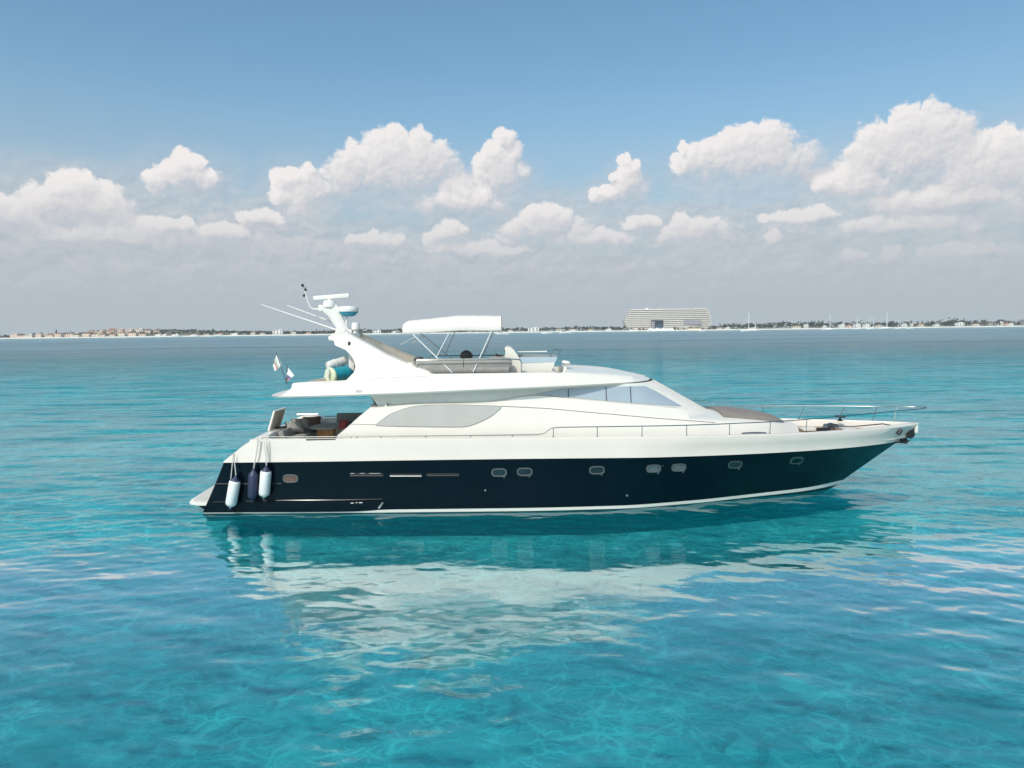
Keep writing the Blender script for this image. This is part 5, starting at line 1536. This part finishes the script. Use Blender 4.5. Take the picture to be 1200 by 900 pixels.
for i in range(NF):
    z0, z1 = zb0 + i * fh, zb0 + (i + 1) * fh
    zm = z0 + fh / 2; a, b = hl(zm)
    segs = [(a + 2, b - 2)] if z1 > nz + fh * 0.3 else [(a + 2, nx0), (nx1, b - 2)]
    for s0, s1 in segs:
        mb.slab([(p[0], p[1], z0) for p in plan(zm, 0, s0, s1)], [(p[0], p[1], z1) for p in plan(zm, 0, s0, s1)])
mb.build('facade', 'hotel_recess_shade', hotel, smooth=0)
for i in range(NF + 1):
    z = zb0 + i * fh
    a, b = hl(z)
    segs = [(a, b)] if z > nz - 0.5 else [(a, nx0), (nx1, b)]
    for s0, s1 in segs:
        q = plan(z, 3.2, s0, s1); MB().slab([(p[0], p[1], z - 1.1) for p in q], [(p[0], p[1], z + (1.45 if i < NF else 1.6)) for p in q]).build('balcony_band', 'hotel_band', hotel, smooth=0)
# atrium opening and the lower arcades
MB().box(((nx0 + nx1) / 2 + 4, HY + 14, (zb0 + nz) / 2), (nx1 - nx0 - 8, 10, nz - zb0)).build('atrium_glass', 'hotel_glass', hotel, smooth=0)
MB().box((nx0 + 6.5, HY + 8, (zb0 + nz) / 2), (11, 10, nz - zb0)).build('atrium_screen', 'hotel_lilac', hotel, smooth=0)
for k, (p0, p1, y0, y1) in enumerate(((800, 821, 375.2, 380.5),)):
    xa, xb = hx(p0), hx(p1); za, zc = hz(810, y1), hz(810, y0)
    f = HY - 3.0 + 9.0 * (((xa + xb) / 2 - hx(783)) / 120.0) ** 2
    MB().box(((xa + xb) / 2, f, (za + zc) / 2), (xb - xa, 3.4, zc - za)).build('terrace_shade', 'hotel_lilac', hotel, smooth=0)  # lilac panel standing in for the shadows among the columns
for p in (803, 806, 819, 824, 827):
    MB().box((hx(p), HY - 4.6 + 9.0 * ((hx(p) - hx(783)) / 120.0) ** 2, 6), (1.6, 1.6, 10)).build('column', 'hotel_band', hotel, smooth=0)
for p0, p1 in ((758, 760.5), (770, 776), (812, 828)):
    MB().box(((hx(p0) + hx(p1)) / 2, HY + 16, zt0 + 3.0), (hx(p1) - hx(p0), 12, 4.0)).build('roof_house', 'wall_white' if p0 < 760 else 'wall_grey', hotel, smooth=0)
# partitions between the balconies
for k in range(40):
    x = hl(zb0 + 20)[0] + 6 + k * (hl(zb0 + 20)[1] - hl(zb0 + 20)[0] - 12) / 39
    lo = nz + 1 if nx0 - 1 < x < nx1 + 1 else zb0
    MB().box((x, HY - 1.2 + 9.0 * ((x - hx(783)) / 120.0) ** 2, (lo + zt0) / 2), (0.5, 2.2, zt0 - lo)).build('partition', 'hotel_band', hotel, smooth=0)
# white tents and beach bars in front of it
for i, (p0, p1, h, m, lab) in enumerate(((760, 790, 7.5, 'wall_white', 'long white pavilion on the beach in front of the hotel atrium'), (806, 822, 8, 'wall_cream', 'cream beach bar below the right half of the hotel'), (738, 748, 4, 'wall_white', 'low white beach bar below the left end of the hotel'))):
    x0, x1 = hx(p0, 1918), hx(p1, 1918); yy = shore_y((x0 + x1) / 2, 14); z = land_z((x0 + x1) / 2, yy) - 0.3
    t = empty('beach_pavilion', ((x0 + x1) / 2, yy, z), lab, 'pavilion', 'pavilions on the beach before the hotel')
    MB().box(((x0 + x1) / 2, yy, z + h * 0.3), (x1 - x0, 8, h * 0.6)).build('wall', m, t, smooth=0)
    mb = MB(); n = max(2, int((x1 - x0) / 14)); secs = []
    for k in range(n * 4 + 1):
        x = x0 - 1 + (x1 - x0 + 2) * k / (n * 4); zz = z + h * (0.6 + 0.4 * abs(math.sin(math.pi * k / 4)))
        secs.append([(x, yy - 5, z + h * 0.58), (x, yy, zz + 0.1), (x, yy + 5, z + h * 0.58)])
    mb.loft(secs); mb.build('roof', 'roof_white' if i != 1 else 'thatch', t, smooth=0)

# ---- boats at anchor
def hull_mb(x, y, L, B, F, sg=1, sheer=0.3):
    mb = MB(); secs = []
    for k in range(13):
        u = k / 12; xx = x + sg * L * (u - 0.5)
        w = B / 2 * (0.78 + 0.22 * math.sin(math.pi * min(1, u * 1.3))) * (1 - max(0, (u - 0.5) / 0.5) ** 2.2) + 0.02
        zt = F * (1 + sheer * u * u); rake = sg * (0.10 * L * max(0, u - 0.6))
        secs.append([(xx, y - w * 0.6, -0.4), (xx + rake * 0.5, y - w * 0.92, F * 0.35), (xx + rake, y - w, zt), (xx + rake, y, zt + 0.05), (xx + rake, y + w, zt), (xx + rake * 0.5, y + w * 0.92, F * 0.35), (xx, y + w * 0.6, -0.4)])
    return mb.loft(secs, True, True, True)
def sailboat(px, Y, L, H, label, sg=1, mizzen=0):
    x = at(px, 387, Y)[0]
    t = empty('sailboat', (x, Y, 0), label, 'sailboat', 'sailboats at anchor off the far shore')
    hull_mb(x, Y, L, L * 0.34, L * 0.085, sg).build('hull', 'boat_white', t)
    mb = MB(); mb.loft([[(x + sg * L * a, Y - L * 0.1, L * 0.08), (x + sg * L * a, Y - L * 0.09, L * (0.08 + h)), (x + sg * L * a, Y + L * 0.09, L * (0.08 + h)), (x + sg * L * a, Y + L * 0.1, L * 0.08)] for a, h in ((-0.28, 0.02), (-0.24, 0.075), (0.10, 0.07), (0.2, 0.02))], True, True, True); mb.build('cabin', 'boat_white', t)
    mx = x + sg * L * 0.06
    MB().tube([(mx, Y, 0.5), (mx, Y, H * 0.5), (mx - sg * 0.15, Y, H)], H * 0.022, 8, r1=H * 0.014).build('mast', 'mast_alloy', t)
    MB().tube([(mx, Y, L * 0.20), (mx - sg * L * 0.36, Y, L * 0.19)], L * 0.020, 6).build('boom', 'sail_cover' if mizzen == 0 else 'boat_white', t)
    mb = MB(); mb.tube([(mx, Y, H * 0.97), (x + sg * L * 0.56, Y, L * 0.12)], 0.06, 5); mb.tube([(mx, Y, H * 0.97), (x - sg * L * 0.48, Y, L * 0.1)], 0.05, 5); mb.build('stay', 'mast_alloy', t)
    if mizzen: MB().tube([(x - sg * L * 0.33, Y, 0.5), (x - sg * L * 0.33, Y, H * mizzen)], H * 0.016, 6).build('mizzen_mast', 'mast_alloy', t)
sailboat(878.5, 1130, 27, 29, 'white two-masted sailboat at anchor, leftmost of the sailboats', -1, 0.45)
sailboat(971.5, 1210, 23, 27, 'white sailboat with one tall mast, second from the left', 1)
sailboat(1004, 1420, 16, 25, 'white sailboat lying before the white houses, third from the left', 1)
sailboat(1020, 1420, 17, 25, 'white sailboat with bare mast, fourth from the left and close to the fifth', -1, 0.9)
sailboat(1038, 1300, 29, 31, 'largest white sailboat with the tallest mast, moored near the right of the view', 1)
sailboat(1052.5, 1380, 14, 20, 'small white sailboat right of the tallest mast', 1)
def motorboat(px, Y, L, label, fly=True, sg=1, m='boat_white'):
    x = at(px, 387, Y)[0]
    t = empty('motorboat', (x, Y, 0), label, 'motorboat', 'motorboats off the far shore')
    hull_mb(x, Y, L, L * 0.3, L * 0.10, sg, 0.45).build('hull', m, t)
    mb = MB(); z = L * 0.10
    mb.loft([[(x + sg * L * a, Y - L * 0.11, z), (x + sg * L * (a * 0.92), Y - L * 0.095, z + L * h), (x + sg * L * (a * 0.92), Y + L * 0.095, z + L * h), (x + sg * L * a, Y + L * 0.11, z)] for a, h in ((-0.36, 0.02), (-0.33, 0.12), (0.05, 0.12), (0.26, 0.015))], True, True, True); mb.build('cabin', 'boat_white', t)
    MB().box((x - sg * L * 0.1, Y - L * 0.105, z + L * 0.07), (L * 0.34, L * 0.02, L * 0.035)).build('window', 'window_dark', t)
    if fly:
        mb = MB(); mb.box((x - sg * L * 0.14, Y, z + L * 0.22), (L * 0.32, L * 0.2, L * 0.02))
        for a in (-0.28, 0.0): mb.box((x + sg * L * a, Y - L * 0.08, z + L * 0.165), (L * 0.015, L * 0.015, L * 0.10)); mb.box((x + sg * L * a, Y + L * 0.08, z + L * 0.165), (L * 0.015, L * 0.015, L * 0.10))
        mb.build('hardtop', 'boat_white', t)
motorboat(588, 1100, 20, 'white motorboat just right of the yacht canopy', False, 1)
motorboat(641, 1180, 17, 'white motorboat with hardtop, below the white shore house', True, -1)
motorboat(662, 1180, 20, 'long white motorboat, right of the hardtop motorboat', False, 1)
motorboat(737, 1500, 14, 'white motorboat off the left corner of the hotel', False, 1)
motorboat(763, 1500, 15, 'white motorboat under the hotel atrium', True, 1)
motorboat(823, 1480, 12, 'small white motorboat off the right end of the hotel', True, -1)
motorboat(1066, 1350, 15, 'white motorboat right of the small sailboat at the far right', True, 1)
motorboat(1025, 1500, 20, 'white motorboat between the sailboat masts', True, 1)
motorboat(208, 1720, 20, 'white motorboat off the right end of the pink village', True, 1)
motorboat(229, 1720, 16, 'white motorboat, second right of the pink village', True, -1)
motorboat(255, 1700, 24, 'long white motorboat left of the yacht aerials', False, 1)
motorboat(288, 1740, 17, 'white motorboat in front of the thatched shore house', True, 1)
motorboat(1, 1600, 14, 'white motorboat at the left edge of the view', True, 1)
HAZE_DENSITY = 0.00009
# ------------------------------------------------------------------ the air between here and the far shore
m = bpy.data.materials.new('haze_air'); m.use_nodes = True
N = NT(m.node_tree); N.n.clear()
out = N.new('ShaderNodeOutputMaterial'); pv = N.new('ShaderNodeVolumePrincipled')
pv.inputs['Color'].default_value = (0.96, 0.98, 1.0, 1); pv.inputs['Density'].default_value = HAZE_DENSITY; pv.inputs['Anisotropy'].default_value = 0.0
N.l.new(pv.outputs[0], out.inputs['Volume'])
mb = MB(); mb.box((0, 3300, 36.0), (14300, 7700, 100)); hz_ = mb.build('haze', m, smooth=0); hz_['kind'] = 'stuff'
hz_['label'] = 'thin pale haze over the water'
